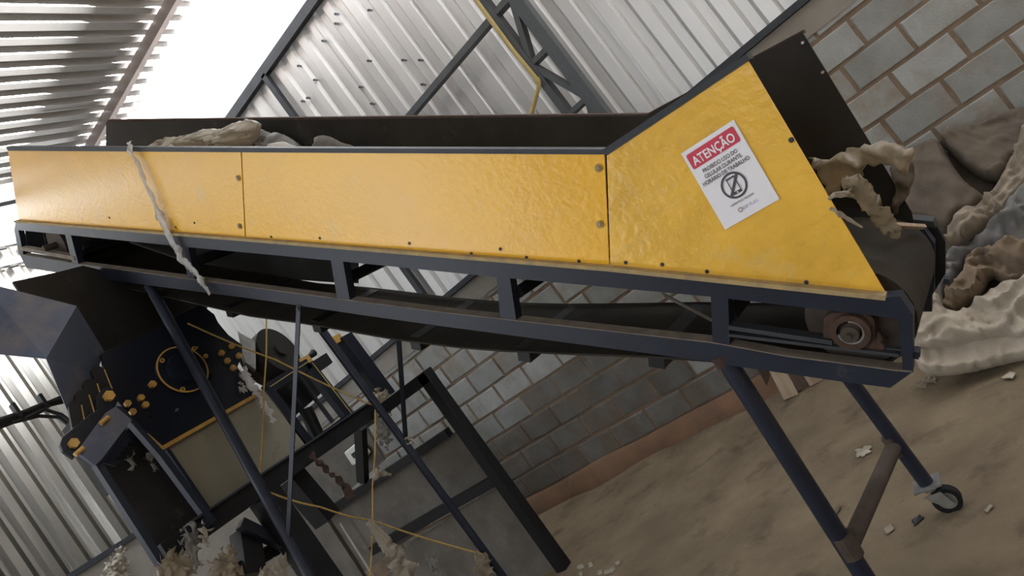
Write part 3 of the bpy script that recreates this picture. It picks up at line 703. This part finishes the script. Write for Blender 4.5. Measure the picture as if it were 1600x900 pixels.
# film over the conveyor head
def film(name, px, pl, T, m, lab, **kw):
    kw.setdefault('step', .012); kw.setdefault('fold', .6); kw.setdefault('back', .5); kw.setdefault('jag', .003); kw.setdefault('flat', 3.5)
    return solo(name, pillow(px, pl, T, **kw), m, lab, 'plastic film', smooth=2)
film('plastic_film', [(1262, 246), (1276, 246), (1290, 250), (1318, 236), (1345, 228), (1362, 222), (1400, 226), (1428, 234), (1424, 250), (1418, 282), (1402, 268), (1390, 258), (1358, 257), (1346, 276), (1330, 290), (1312, 292), (1316, 304), (1304, 300), (1298, 308), (1290, 296)], PV(2.36), .035, M_FILM_D, 'broad sheet of dusty plastic film caught across the conveyor hopper mouth', ff=26, flat=5, jag=.008, fold=1.1, seed=3)
film('plastic_film', [(1385, 258), (1424, 248), (1430, 275), (1422, 300), (1408, 318), (1400, 340), (1393, 318), (1402, 290)], PV(2.5), .06, M_SACK_B, 'dark torn film hanging at the far side of the hopper mouth', ff=30, seed=5)
p = PV(2.02)
solo('plastic_strip', ribbon([PV(VN+.06).at(1316, 290), PV(VN+.03).at(1334, 288), PV(2.0).at(1350, 305), p.at(1362, 325), PV(2.08).at(1380, 345), PV(2.12).at(1396, 362), PV(2.14).at(1402, 374)], [.035, .05, .05, .05, .055, .04, .012], OUT, 4, .5), M_FILM_D, 'twisted dusty film strip draped over the belt by the head pulley', 'plastic film', smooth=2)
solo('plastic_strip', ribbon([PV(VN-.01).at(1294, 312), PV(VN-.012).at(1306, 304), PV(VN+.01).at(1320, 304), PV(VN+.05).at(1334, 308)], [.008, .015, .02, .012], OUT, 8, .5), M_FILM, 'short white torn strip sticking out at the slanted hopper edge', 'plastic film', smooth=2)
solo('plastic_strip', ribbon([PV(VN-.01).at(1296, 326), PV(VN-.01).at(1310, 334), PV(VN+.01).at(1325, 344), PV(VN+.04).at(1348, 356)], [.008, .013, .013, .004], OUT, 9, .5), M_FILM, 'thin frayed white string hanging below the torn strip at the hopper edge', 'plastic film', smooth=2)
A = PV(2.2).at(1392, 351); B = PV(2.45).at(1444, 354)
solo('wooden_stick', MB().bar(A, B, (0, 0, 1), .012, .012), M_WOOD, 'thin pale splinter of wood lying on the head pulley', 'stick')
# film heap on the belt at the upper end
film('plastic_film', [(228, 236), (240, 222), (262, 214), (290, 213), (318, 201), (330, 202), (348, 203), (364, 191), (382, 187), (400, 189), (402, 204), (392, 232), (385, 330), (230, 330)], PV(2.35), .14, M_FILM, 'crumpled milky film heaped on the upper belt', step=.013, ff=26, fold=1.05, jag=.006, seed=13)
film('plastic_film', [(384, 205), (400, 198), (412, 206), (440, 209), (458, 220), (470, 232), (465, 330), (380, 330)], PV(2.45), .10, M_FILM_G, 'grey rumpled film beside the milky heap on the upper belt', step=.013, ff=26, fold=1.0, jag=.006, seed=14)
film('plastic_film', [(412, 226), (436, 221), (456, 226), (472, 234), (470, 320), (415, 320)], PV(2.2), .05, M_FILM_C, 'pale flat flap of film at the trough edge', step=.025, seed=15)
film('plastic_film', [(488, 216), (500, 211), (518, 214), (535, 224), (556, 230), (556, 330), (486, 330)], PV(2.4), .05, M_FILM_G, 'small grey film piece rightmost in the trough', step=.025, seed=16)
# the strip hanging down the yellow side
hp = [(205, 226), (198, 232), (212, 252), (226, 285), (242, 322), (254, 352), (268, 380), (284, 408), (302, 424), (314, 442), (327, 461)]
solo('plastic_strip', ribbon([PV(VN-.035 if 0 < i else VN+.03).at(*q) for i, q in enumerate(hp)], [.04, .05, .035, .035, .04, .07, .07, .06, .06, .05, .02], OUT, 22, .35, curl=.25), M_FILM_C, 'long twisted clear film strip hanging over the yellow side panel', 'plastic film', smooth=2)

# ------------------------------------------------------------------ SHREDDER under the upper end of the conveyor
XS = -3.75; ps = PX(XS); XV = Vector((1, 0, 0))
sh = thing('shredder', 'dark navy plastic shredder with ochre bolts under the conveyor head', 'machine', (XS-.3, 2.7, 1.7))
BODY = [(158, 552), (263, 504), (279, 491), (314, 475), (335, 491), (341, 504), (357, 523), (379, 539), (378, 558), (371, 573), (399, 613), (400, 620), (253, 703), (224, 678), (172, 611)]
body = part('side_plate', plate(BODY, ps, XV*-.03), M_BLUED, sh, bevel=.003)
part('gearbox', MB().prism([p-XV*.05 for p in poly(ps, [(175, 575), (270, 515), (330, 505), (372, 560), (390, 615), (250, 690)])], XV*-.8), M_BLACK, sh)
# ochre lip along the lower edges
for a, b, wd in (((253, 701), (400, 618), .022), ((228, 680), (254, 703), .016)):
    part('edge_lip', MB().bar(ps.at(*a)+XV*.006, ps.at(*b)+XV*.006, XV, .02, wd), M_BOLT, body)
# bearing housing
bc = ps.at(283, 580)
hs = part('bearing_housing', MB().disc(bc+XV*.012, XV, .150, .03, 40).disc(bc+XV*.035, XV, .105, .06, 36, .092), M_BLUED, body, True)
part('housing_rim', MB().ring(bc+XV*.026, XV, .153, .144, .006, 44), M_BOLT, hs, True)
for q in [(250, 567), (282, 612), (318, 560), (300, 548)]:
    c = ps.at(*q)+XV*.03; part('flange_bolt', MB().ring(c, XV, .014, .008, .012, 10), M_BOLT, hs)
def hexb(q, r, name='hex_bolt', m=M_BOLT, pl=ps, lift=0, parent=None):
    c = pl.at(*q)+XV*lift; part(name, MB().disc(c+XV*.010, XV, r, .022, 6), m, parent or body)
for q in [(198, 632), (219, 623), (226, 634), (206, 645), (361, 542), (345, 553), (372, 557), (354, 565), (363, 576)]: hexb(q, .020)
hexb((237, 602), .022); hexb((306, 545), .007, m=M_ZINC)
for q in [(327, 588), (236, 647)]:
    c = ps.at(*q); part('drilled_boss', MB().ring(c+XV*.004, XV, .02, .012, .012, 16), M_BLUED, body)
for q in [(267, 571), (275, 642)]: hexb(q, .007, 'rivet', M_ZINC)
# hopper above the plate
pb = PX(-4.12)
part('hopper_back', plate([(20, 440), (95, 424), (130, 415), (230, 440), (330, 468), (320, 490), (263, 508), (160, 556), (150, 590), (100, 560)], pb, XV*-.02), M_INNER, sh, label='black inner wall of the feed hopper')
def chute(pA, T):
    n = (pA[1]-pA[0]).cross(pA[2]-pA[0]).normalized()
    if n.dot(EYE-pA[0]) < 0: n = -n
    return MB().prism(pA, -n*T)
a1, a2, a3, a4 = PX(-3.85).at(-30, 440), PX(-3.62).at(120, 478), PX(-3.62).at(72, 560), PX(-3.85).at(-30, 550)
part('chute_wing', chute([a1, a2, a3, a4], .006), M_CHUTE, sh)
b1, b2, b3, b4 = PX(-3.80).at(163, 549), PX(-3.80).at(150, 582), PX(-3.78).at(140, 615), PX(-3.70).at(108, 648)
part('chute_wing', MB().add([a2, b1, b2, b3, b4, a3]+[p-XV*.006 for p in (a2, b1, b2, b3, b4, a3)], [(0, 1, 2), (0, 2, 5), (2, 3, 5), (3, 4, 5), (6, 8, 7), (6, 11, 8), (8, 11, 9), (9, 11, 10)]+[(i, (i+1) % 6, 6+(i+1) % 6, 6+i) for i in range(6)]), M_CHUTE, sh, label='lighter blue scuffed wing of the feed chute')
# row of rounded webs with ochre edges, and the hinge arm
for i, (a, b, wd) in enumerate((((153, 580), (166, 612), .033), ((141, 601), (157, 656), .034), ((128, 619), (147, 682), .034), ((117, 634), (128, 692), .030))):
    pw = PX(XS+.05+.008*i); A, B = pw.at(*a), pw.at(*b); d = (B-A).normalized(); s = d.cross(XV).normalized(); pts = []
    for k in range(9): t = math.pi*k/8; pts.append(A+s*(wd*math.cos(t))-d*(wd*math.sin(t)))
    pts += [B-s*wd, B+s*wd]
    wb = part('web_plate', MB().prism(pts, XV*-.02), M_BLACK, sh)
    part('web_edge', MB().tube([pts[8]+XV*.002, pts[9]+XV*.002], .003, 6), M_BOLT, wb)
pa = PX(XS+.10)
arm = part('hinge_arm', MB().prism(smooth_poly([tuple(0 for _ in range(0))], 0) if False else poly(pa, [(98, 704), (94, 694), (98, 682), (140, 648), (152, 640), (150, 622), (158, 610), (170, 604), (182, 610), (186, 624), (178, 640), (135, 690), (118, 706), (116, 716)]), XV*-.03), M_BLUED, sh, bevel=.004)
hexb((169, 620), .030, pl=pa, parent=arm); hexb((114, 694), .026, pl=pa, parent=arm)
# screen box: blue cover plate, slotted screen, two side bars
pbx = PX(XS+.15)
cov = part('cover_plate', plate([(120, 706), (165, 645), (181, 635), (206, 656), (157, 720), (148, 727)], pbx, XV*-.02), M_CHUTE, sh)
for q in [(128, 702), (167, 654)]:
    c = pbx.at(*q); part('set_screw', MB().tube([c+XV*.02, c+XV*.02+Vector((0, -.05, -.015))], .012, 8), M_BOLT, cov)
for pxs in ([(182, 634), (191, 635), (262, 711), (338, 812), (330, 820), (250, 712)], [(148, 724), (158, 719), (263, 880), (252, 886)]):
    part('side_bar', plate(pxs, PX(XS+.10), XV*-.05), M_BLUE, sh)
pin = PX(XS-.25)
part('screen_box', plate([(140, 716), (215, 640), (345, 815), (250, 885)], pin, XV*-.02), M_INNER, sh, label='black interior of the screen box')
scp = PX(XS-.12)
scr_ = part('screen', plate([(158, 722), (206, 664), (224, 686), (180, 728)], scp, XV*-.01), M_BLUE, sh)
for q in [(190, 716), (197, 708), (203, 701), (209, 693), (214, 685)]:
    c = scp.at(*q); part('slot', MB().bar(c+Vector((.004, -.03, .01)), c+Vector((.004, .035, -.012)), (0, 0, 1), .022, .006), M_TYRE, scr_)
# cream side sheet below and the open motor frame beside it
pcp = PX(XS-.02)
part('cream_panel', plate([(252, 692), (398, 606), (416, 612), (484, 700), (334, 813)], pcp, XV*-.008), M_CREAM, sh)
part('panel_edge', MB().bar(pcp.at(259, 704)+XV*.012, pcp.at(334, 814)+XV*.012, XV, .03, .02), M_BLUE, sh)
pm = PX(XS-.05)
fc = [(416, 610), (480, 570), (546, 654), (484, 700)]
for i in range(4):
    A, B = pm.at(*fc[i]), pm.at(*fc[(i+1) % 4]); part('frame_bar', MB().bar(A, B, XV, .06, .075), M_BLUED, sh)
part('frame_edge', MB().bar(pm.at(418, 608)+XV*.034, pm.at(480, 567)+XV*.034, XV, .005, .006), M_CONDUIT, sh)
part('frame_edge', MB().bar(pm.at(484, 570)+XV*.034, pm.at(546, 650)+XV*.034, XV, .005, .006), M_CONDUIT, sh)
pm2 = PX(XS-.3)
for a, b, r, m in (((468, 590), (520, 660), .018, M_STEEL), ((450, 600), (488, 664), .010, M_STEEL), ((436, 640), (470, 700), .03, M_BLACK), ((478, 640), (500, 690), .05, M_BLACK)):
    part('shaft', MB().tube([pm2.at(*a), pm2.at(*b)], r, 12), m, sh, True)
part('back_plate', plate([(425, 612), (478, 580), (505, 612), (455, 655)], PX(XS-.34), XV*-.02), M_BLACK, sh)
# drive pulley with its dusty guard
pd = PX(XS-.12); dc = pd.at(426, 556); axd = Vector((.95, .28, .05)).normalized()
part('drive_pulley', MB().disc(dc, axd, .185, .14, 40).disc(dc+axd*.075, axd, .05, .03, 20), M_INNER, sh, True)
part('pulley_rim', MB().ring(dc-axd*.085, axd, .192, .165, .06, 40), M_PIPE_RUST, sh, True)
part('pulley_guard', plate([(371, 518), (399, 533), (400, 578), (384, 566), (378, 548)], PX(XS-.03), XV*-.03), M_ZINC, sh)
part('motor_arm', plate([(483, 568), (510, 551), (520, 566), (495, 583)], PX(XS-.07), XV*-.05), M_BLACK, sh)
for q in [(475, 566), (524, 532)]:
    c = PX(XS-.1).at(*q); part('spacer_block', MB().bar(c+Vector((0, -.05, 0)), c+Vector((0, .05, 0)), (0, 0, 1), .06, .06), M_BOLT, sh)
c = PX(XS-.1).at(484, 557); part('clamp_knob', MB().tube([c, PX(XS-.1).at(490, 551)], [.02, .03], 10).tube([c, PX(XS-.1).at(478, 562)], .014, 8), M_BLACK, sh)

# ------------------------------------------------------------------ steel stand carrying the shredder
stn = thing('steel_stand', 'black steel stand of channel beams and posts carrying the shredder', 'stand', (XS+.25, 3.0, 0))
pbm = PX(XS+.02)
A, B = pbm.at(262, 858), pbm.at(583, 637); B.z = A.z = (A.z+B.z)/2-.01
def at_z(pl, q, z): p_ = pl.at(*q); return Vector((p_.x, p_.y, z))
zt = pbm.at(460, 712).z
part('beam', MB().bar(at_z(pbm, (258, 870), zt-.045), at_z(pbm, (584, 636), zt-.045), XV, .06, .11), M_BLACK, stn, bevel=.004)
part('beam', MB().bar(at_z(pbm, (300, 838), zt+.014)+XV*.02, at_z(pbm, (584, 636), zt+.014)+XV*.02, XV, .10, .012), M_STEEL, stn)
yk = at_z(pbm, (584, 636), zt).y
P1 = PY(yk).at(662, 582); zp = P1.z
part('beam', MB().bar((XS-.1, yk, zp-.035), (P1.x+.045, yk, zp-.035), (0, 0, 1), .085, .09), M_BLACK, stn, bevel=.004)
part('post', MB().bar((P1.x, yk, zp), (P1.x, yk, 0), XV, .085, .09), M_BLACK, stn, bevel=.004)
yn = pbm.at(428, 790).y
part('post', MB().bar((XS+.0, yn, zt-.1), (XS+.0, yn, 0), XV, .13, .16), M_BLACK, stn, bevel=.004)
zr = PY(yk).at(735, 772).z
part('rail', MB().bar((XS-.9, yk+.0, zr), (P1.x, yk, zr), (0, 0, 1), .07, .06), M_BLACK, stn)
zq = PY(yk).at(600, 742).z
part('rail', MB().bar((XS-1.2, yk+.02, zq), (XS+.45, yk+.02, zq), (0, 0, 1), .06, .06), M_BLACK, stn)
pk = PX(XS-.1)
part('post', MB().bar(pk.at(535, 528), pk.at(604, 622), XV, .12, .115), M_BLUED, stn, bevel=.003)
part('strut', MB().bar(PY(yk).at(563, 668), PY(yk).at(567, 752), XV, .075, .06), M_BLACK, stn)
part('strut', MB().bar(PX(XS-.2).at(455, 745), PX(XS-.2).at(512, 812), XV, .16, .12), M_BLACK, stn)
part('strut', MB().bar(PX(XS-.05).at(375, 818), PX(XS-.05).at(440, 850), XV, .06, .06), M_BLUED, stn)
part('strut', MB().bar(PX(XS-.15).at(382, 830), PX(XS-.15).at(392, 900), XV, .14, .12), M_BLACK, stn)
part('beam', MB().bar(PX(XS-.15).at(430, 858), PX(XS-.15).at(330, 915), XV, .06, .08), M_BLACK, stn)
# grey side boards of the stand base
gb = thing('grey_board', 'broad grey cement board leaning inside the steel stand', 'board', (XS+.2, yk+.1, .6))
pgb = PY(yk+.06)
part('panel', plate([(505, 808), (722, 668), (742, 712), (775, 742), (640, 842), (560, 900)], pgb, (0, .03, 0)), M_SLAB, gb)
part('panel', plate([(425, 742), (560, 648), (600, 720), (500, 805), (448, 835)], PY(yk+.35), (0, .03, 0)), M_SLAB, gb)
gb2 = thing('grey_board', 'darker grey cement board below the rail of the steel stand', 'board', (XS+.4, yk+.1, .1))
part('panel', plate([(448, 835), (502, 800), (580, 920), (500, 960)], PY(yk+.03), (0, .03, 0)), M_SLAB, gb2)
part('panel', plate([(640, 850), (778, 760), (850, 850), (880, 905), (760, 990), (560, 960)], pgb, (0, .03, 0)), M_SLAB, gb2)
A, B = PY(yk).at(534, 815), PY(yk).at(590, 905)
solo('clear_tube', MB().tube([A+Vector((0, -.02, 0)), B+Vector((0, -.02, 0))], .008, 8), M_FILM_C, 'thin pale plastic edging along the grey board', 'edging', smooth=True)
# rusty twisted strap hung on the beam
tp_ = [(486, 708), (498, 722), (512, 736), (528, 748), (540, 760), (548, 778)]
solo('twisted_strap', ribbon([PX(XS+.12).at(*q) for q in tp_], [.055, .05, .045, .05, .055, .06], XV, 6, .15, 3, 1.2, .02), M_RUST, 'rusty twisted iron strap hanging from the stand beam', 'strap', smooth=True)
pe = PY(yk+.275); eb = thing('socket_box', 'white plastic socket box behind the steel stand', 'socket box', tuple(pe.at(550, 722)))
part('box', plate([(537, 708), (556, 692), (572, 712), (566, 722), (550, 728)], pe, (0, .07, 0)), M_PLASTIC, eb, bevel=.01)
part('socket', plate([(548, 710), (556, 704), (561, 711), (553, 717)], pe.off(-.004), (0, .01, 0)), M_STEEL, eb)

# ------------------------------------------------------------------ yellow ropes
def rope(pts, lab, r=.0055):
    P = []; pts = [Vector(p) for p in pts]
    for a, b in zip(pts[:-1], pts[1:]):
        for k in range(8):
            t = k/8; P.append(a.lerp(b, t)+Vector((0, 0, -.015*math.sin(math.pi*t))))
    P.append(pts[-1]); solo('yellow_rope', MB().tube(P, r, 8), M_ROPE, lab, 'rope', smooth=True)
px_ = PX(XS+.09)
rope([px_.at(293, 505), px_.at(430, 562), px_.at(584, 634)], 'yellow rope running from the shredder plate down to the stand corner')
rope([px_.at(416, 488), px_.at(412, 610), px_.at(404, 752)], 'upright yellow rope crossing in front of the cream panel')
rope([px_.at(418, 768), PX(XS+.2).at(500, 792), PX(-3.5).at(580, 813), PV(VF-.06).at(762, 868)], 'slack yellow rope from the stand beam to the foot of the far conveyor leg')
rope([px_.at(586, 636), PX(-3.6).at(582, 760), PX(-3.5).at(577, 912)], 'upright yellow rope in front of the grey board')

# ------------------------------------------------------------------ loose film in and around the machine
def tatter(px, seed):
    """tears notches into an outline"""
    r = random.Random(seed+500); cx = sum(p[0] for p in px)/len(px); cy = sum(p[1] for p in px)/len(px); o = []
    for i in range(len(px)):
        a, b = px[i], px[(i+1) % len(px)]; L = math.hypot(b[0]-a[0], b[1]-a[1]); k = max(1, int(L/9))
        o.append(a)
        for j in range(1, k+1):
            for t, pull in (((j-.62)/k, r.uniform(-.12, .05)), ((j-.25)/k, r.uniform(.18, .55))):
                x, y = a[0]+(b[0]-a[0])*t, a[1]+(b[1]-a[1])*t; o.append((x+(cx-x)*pull, y+(cy-y)*pull))
    return o
def rag(px, pl, T, m, lab, **kw): film('plastic_film', tatter(px, kw.get('seed', 0)), pl, T*.5, m, lab, **dict(dict(step=.011, ff=40, jag=.02, fold=1.3, sm=0, flat=4), **kw))
rag([(186, 850), (196, 858), (200, 875), (206, 900), (206, 925), (150, 925), (160, 895), (168, 872)], PX(XL+.07), .09, M_FILM, 'cream torn film hanging low left beneath the metal wall', seed=81)
rag([(296, 818), (308, 826), (318, 842), (312, 868), (318, 884), (308, 890), (296, 868), (282, 850), (284, 830)], PX(-3.6), .05, M_FILM_G, 'grey torn film hanging under the screen box', seed=82)
rag([(318, 814), (330, 822), (328, 838), (334, 850), (322, 856), (310, 842), (312, 826)], PX(-3.58), .04, M_FILM, 'small pale torn film at the lower corner of the cream panel', seed=83)
rag([(250, 870), (270, 856), (292, 860), (310, 885), (300, 920), (240, 925)], PX(-3.62), .06, M_FILM_D, 'brownish film bunched under the screen box at the bottom', seed=84)
rag([(330, 880), (345, 860), (362, 850), (372, 862), (380, 890), (385, 925), (318, 925)], PX(-3.55), .05, M_FILM_D, 'yellowish film tangled beside the black strut', seed=85)
rag([(395, 900), (420, 880), (436, 866), (446, 868), (450, 890), (455, 925), (395, 925)], PX(-3.5), .06, M_FILM, 'white crumpled bag at the foot of the near conveyor leg', seed=86)
solo('plastic_strip', ribbon([PX(-3.45).at(*q) for q in [(576, 814), (592, 832), (606, 850), (622, 868), (630, 888), (640, 920)]], [.05, .07, .10, .16, .20, .2], XV, 31, .3, 7), M_FILM, 'large milky film rag hanging from the slack rope', 'plastic film', smooth=2)
solo('plastic_strip', ribbon([PX(-3.48).at(*q) for q in [(582, 748), (592, 740), (602, 738), (612, 742)]], [.03, .05, .04, .02], XV, 33, .4, 4), M_FILM, 'little pale film tuft tied on the upright rope', 'plastic film', smooth=2)
rag([(742, 858), (756, 862), (766, 876), (776, 905), (750, 915), (742, 890)], PV(2.45), .04, M_FILM_D, 'straw coloured film knotted at the foot of the far conveyor leg', seed=87)
rag([(664, 872), (674, 862), (684, 872), (682, 895), (672, 890)], PV(2.6), .03, M_FILM_G, 'grey film scrap by the lower rail of the stand', seed=88)
rag([(588, 606), (606, 610), (618, 628), (612, 648), (596, 640), (584, 622)], PX(XS+.05), .08, M_FILM_D, 'brownish bag wedged at the corner of the stand', seed=89)
rag([(584, 646), (602, 644), (612, 672), (606, 702), (594, 696), (588, 676)], PX(XS+.08), .05, M_FILM_G, 'clear grey bag hanging below the stand corner', seed=90)
rag([(374, 572), (384, 574), (396, 596), (412, 622), (430, 652), (424, 660), (404, 626), (390, 606), (374, 612)], PX(XS+.04), .03, M_FILM_C, 'clear film sheet clinging to the right end of the shredder plate', seed=91)
rag([(176, 640), (184, 646), (186, 664), (180, 668), (172, 652)], PX(XS+.08), .03, M_FILM_G, 'grey lint scrap on the upper end of the blue cover plate', seed=92)
rag([(136, 684), (146, 680), (150, 690), (138, 700)], PX(XS+.08), .03, M_FILM_G, 'grey lint scrap on the lower end of the blue cover plate', seed=93)
rag([(198, 712), (208, 708), (212, 728), (204, 734)], PX(XS-.06), .03, M_FILM_G, 'pale film flake caught on the screen slots', seed=94)
rag([(228, 708), (238, 712), (248, 730), (244, 738), (232, 722)], PX(XS-.02), .03, M_FILM_G, 'pale curled film flake beside the right screen bar', seed=95)
solo('tied_string', MB().tube([PV(VF-.08).at(*q) for q in [(632, 686), (640, 682), (646, 692), (636, 694), (634, 684), (648, 688), (654, 696)]], .005, 6), M_FILM, 'white string knotted round the far conveyor leg', 'string', smooth=True)
# cables on the left wall
cb = thing('cable_bundle', 'bundle of black cables along the left metal wall', 'cable', (XL+.3, 3.0, 3.2))
for k, path in enumerate(([(-20, 672), (40, 650), (78, 630), (106, 618)], [(-20, 664), (36, 646), (70, 632), (108, 624)], [(20, 660), (60, 650), (92, 652), (112, 668)], [(40, 654), (70, 640), (96, 648), (114, 662)])):
    part('cable', MB().tube([PX(-4.6+.02*k).at(*q) for q in path], .022 if k < 2 else .012, 8), M_CABLE, cb, True)
for q in [(24, 640), (66, 626)]:
    c = PX(-4.57).at(*q); part('cable_tie', MB().bar(c+Vector((0, 0, .04)), c-Vector((0, 0, .06)), (0, 1, 0), .02, .05), M_CABLE, cb)

# ------------------------------------------------------------------ timber leaning by the wall, scraps on the floor
def plank(foot, top, wd, th, m, lab, Yt):
    A = PZ(0.02).at(*foot); B = PY(Yt).at(*top); solo('timber_plank', MB().bar(A, B, (1, .35, 0), wd, th), m, lab, 'plank')
plank((1236, 620), (1195, 540), .10, .03, M_WOOD, 'pale sawn plank end resting on the floor behind the near right leg', 4.66)
plank((1254, 606), (1216, 535), .09, .06, M_WOOD_D, 'dark brown timber standing right beside the pale plank', 4.66)
plank((1212, 612), (1176, 548), .07, .03, M_WOOD_D, 'dark narrow timber left of the pale plank', 4.74)
plank((1278, 596), (1240, 530), .12, .03, M_WOOD, 'pale plank rightmost of the leaning timbers', 4.6)
def scrap(px, lab, m, T=.004, **kw):
    c = PZ(.010); solo('paper_scrap', pillow(tatter(px, kw['seed']) if len(px) > 4 else px, c, T, step=.012, fold=1.0, ff=50, back=.3, jag=.003, sm=0, flat=5, **kw), m, lab, 'scrap', smooth=2)
scrap([(1336, 703), (1350, 697), (1360, 694), (1362, 704), (1350, 712), (1338, 716)], 'crumpled cream paper scrap on the floor between the conveyor legs', M_FILM, .010, seed=1)
scrap([(1564, 590), (1578, 580), (1586, 582), (1582, 590)], 'flat pale scrap on the floor below the white sacks', M_SACK_W, seed=2)
scrap([(1424, 812), (1438, 803), (1442, 808), (1428, 822)], 'small black rag on the floor below the caster', M_CABLE, .008, seed=3)
scrap([(1302, 802), (1308, 788), (1313, 790), (1306, 804)], 'thin dark chip on the floor left of the crossbar', M_WOOD_D, seed=4)
scrap([(1380, 826), (1392, 818), (1396, 826), (1386, 834)], 'faded beige scrap on the floor under the caster rag', M_SACK_T, seed=5)
scrap([(1536, 798), (1548, 788), (1552, 790), (1542, 800)], 'faded beige scrap on the floor at the right of the caster', M_SACK_T, seed=6)
scrap([(985, 727), (1003, 719), (1004, 724), (990, 732)], 'dark leaf on the floor near the red plinth', M_CABLE, seed=7)
for i in range(9):
    x, y = 930+rng.uniform(-40, 40), 886+rng.uniform(-14, 14)
    scrap([(x, y), (x+7, y-4), (x+9, y+2), (x+2, y+5)], 'white crumb among a scatter beside the foot of the black post', M_FILM, seed=20+i)
for o in COL.objects:
    if o.get('label', '').startswith('white crumb'): o['group'] = 'white crumbs by the post foot'
GROUPS = {'woven_sack': 'sacks heaped against the wall', 'yellow_rope': 'yellow ropes about the machine', 'timber_plank': 'timbers leaning by the wall', 'plastic_film': 'loose film caught in the machinery', 'plastic_strip': 'loose film strips', 'grey_board': 'grey boards in the stand', 'paper_scrap': 'scraps on the floor'}
for o in COL.objects:
    k = o.name.split('.')[0]
    if o.parent is None and k in GROUPS and not o.get('group'): o['group'] = GROUPS[k]
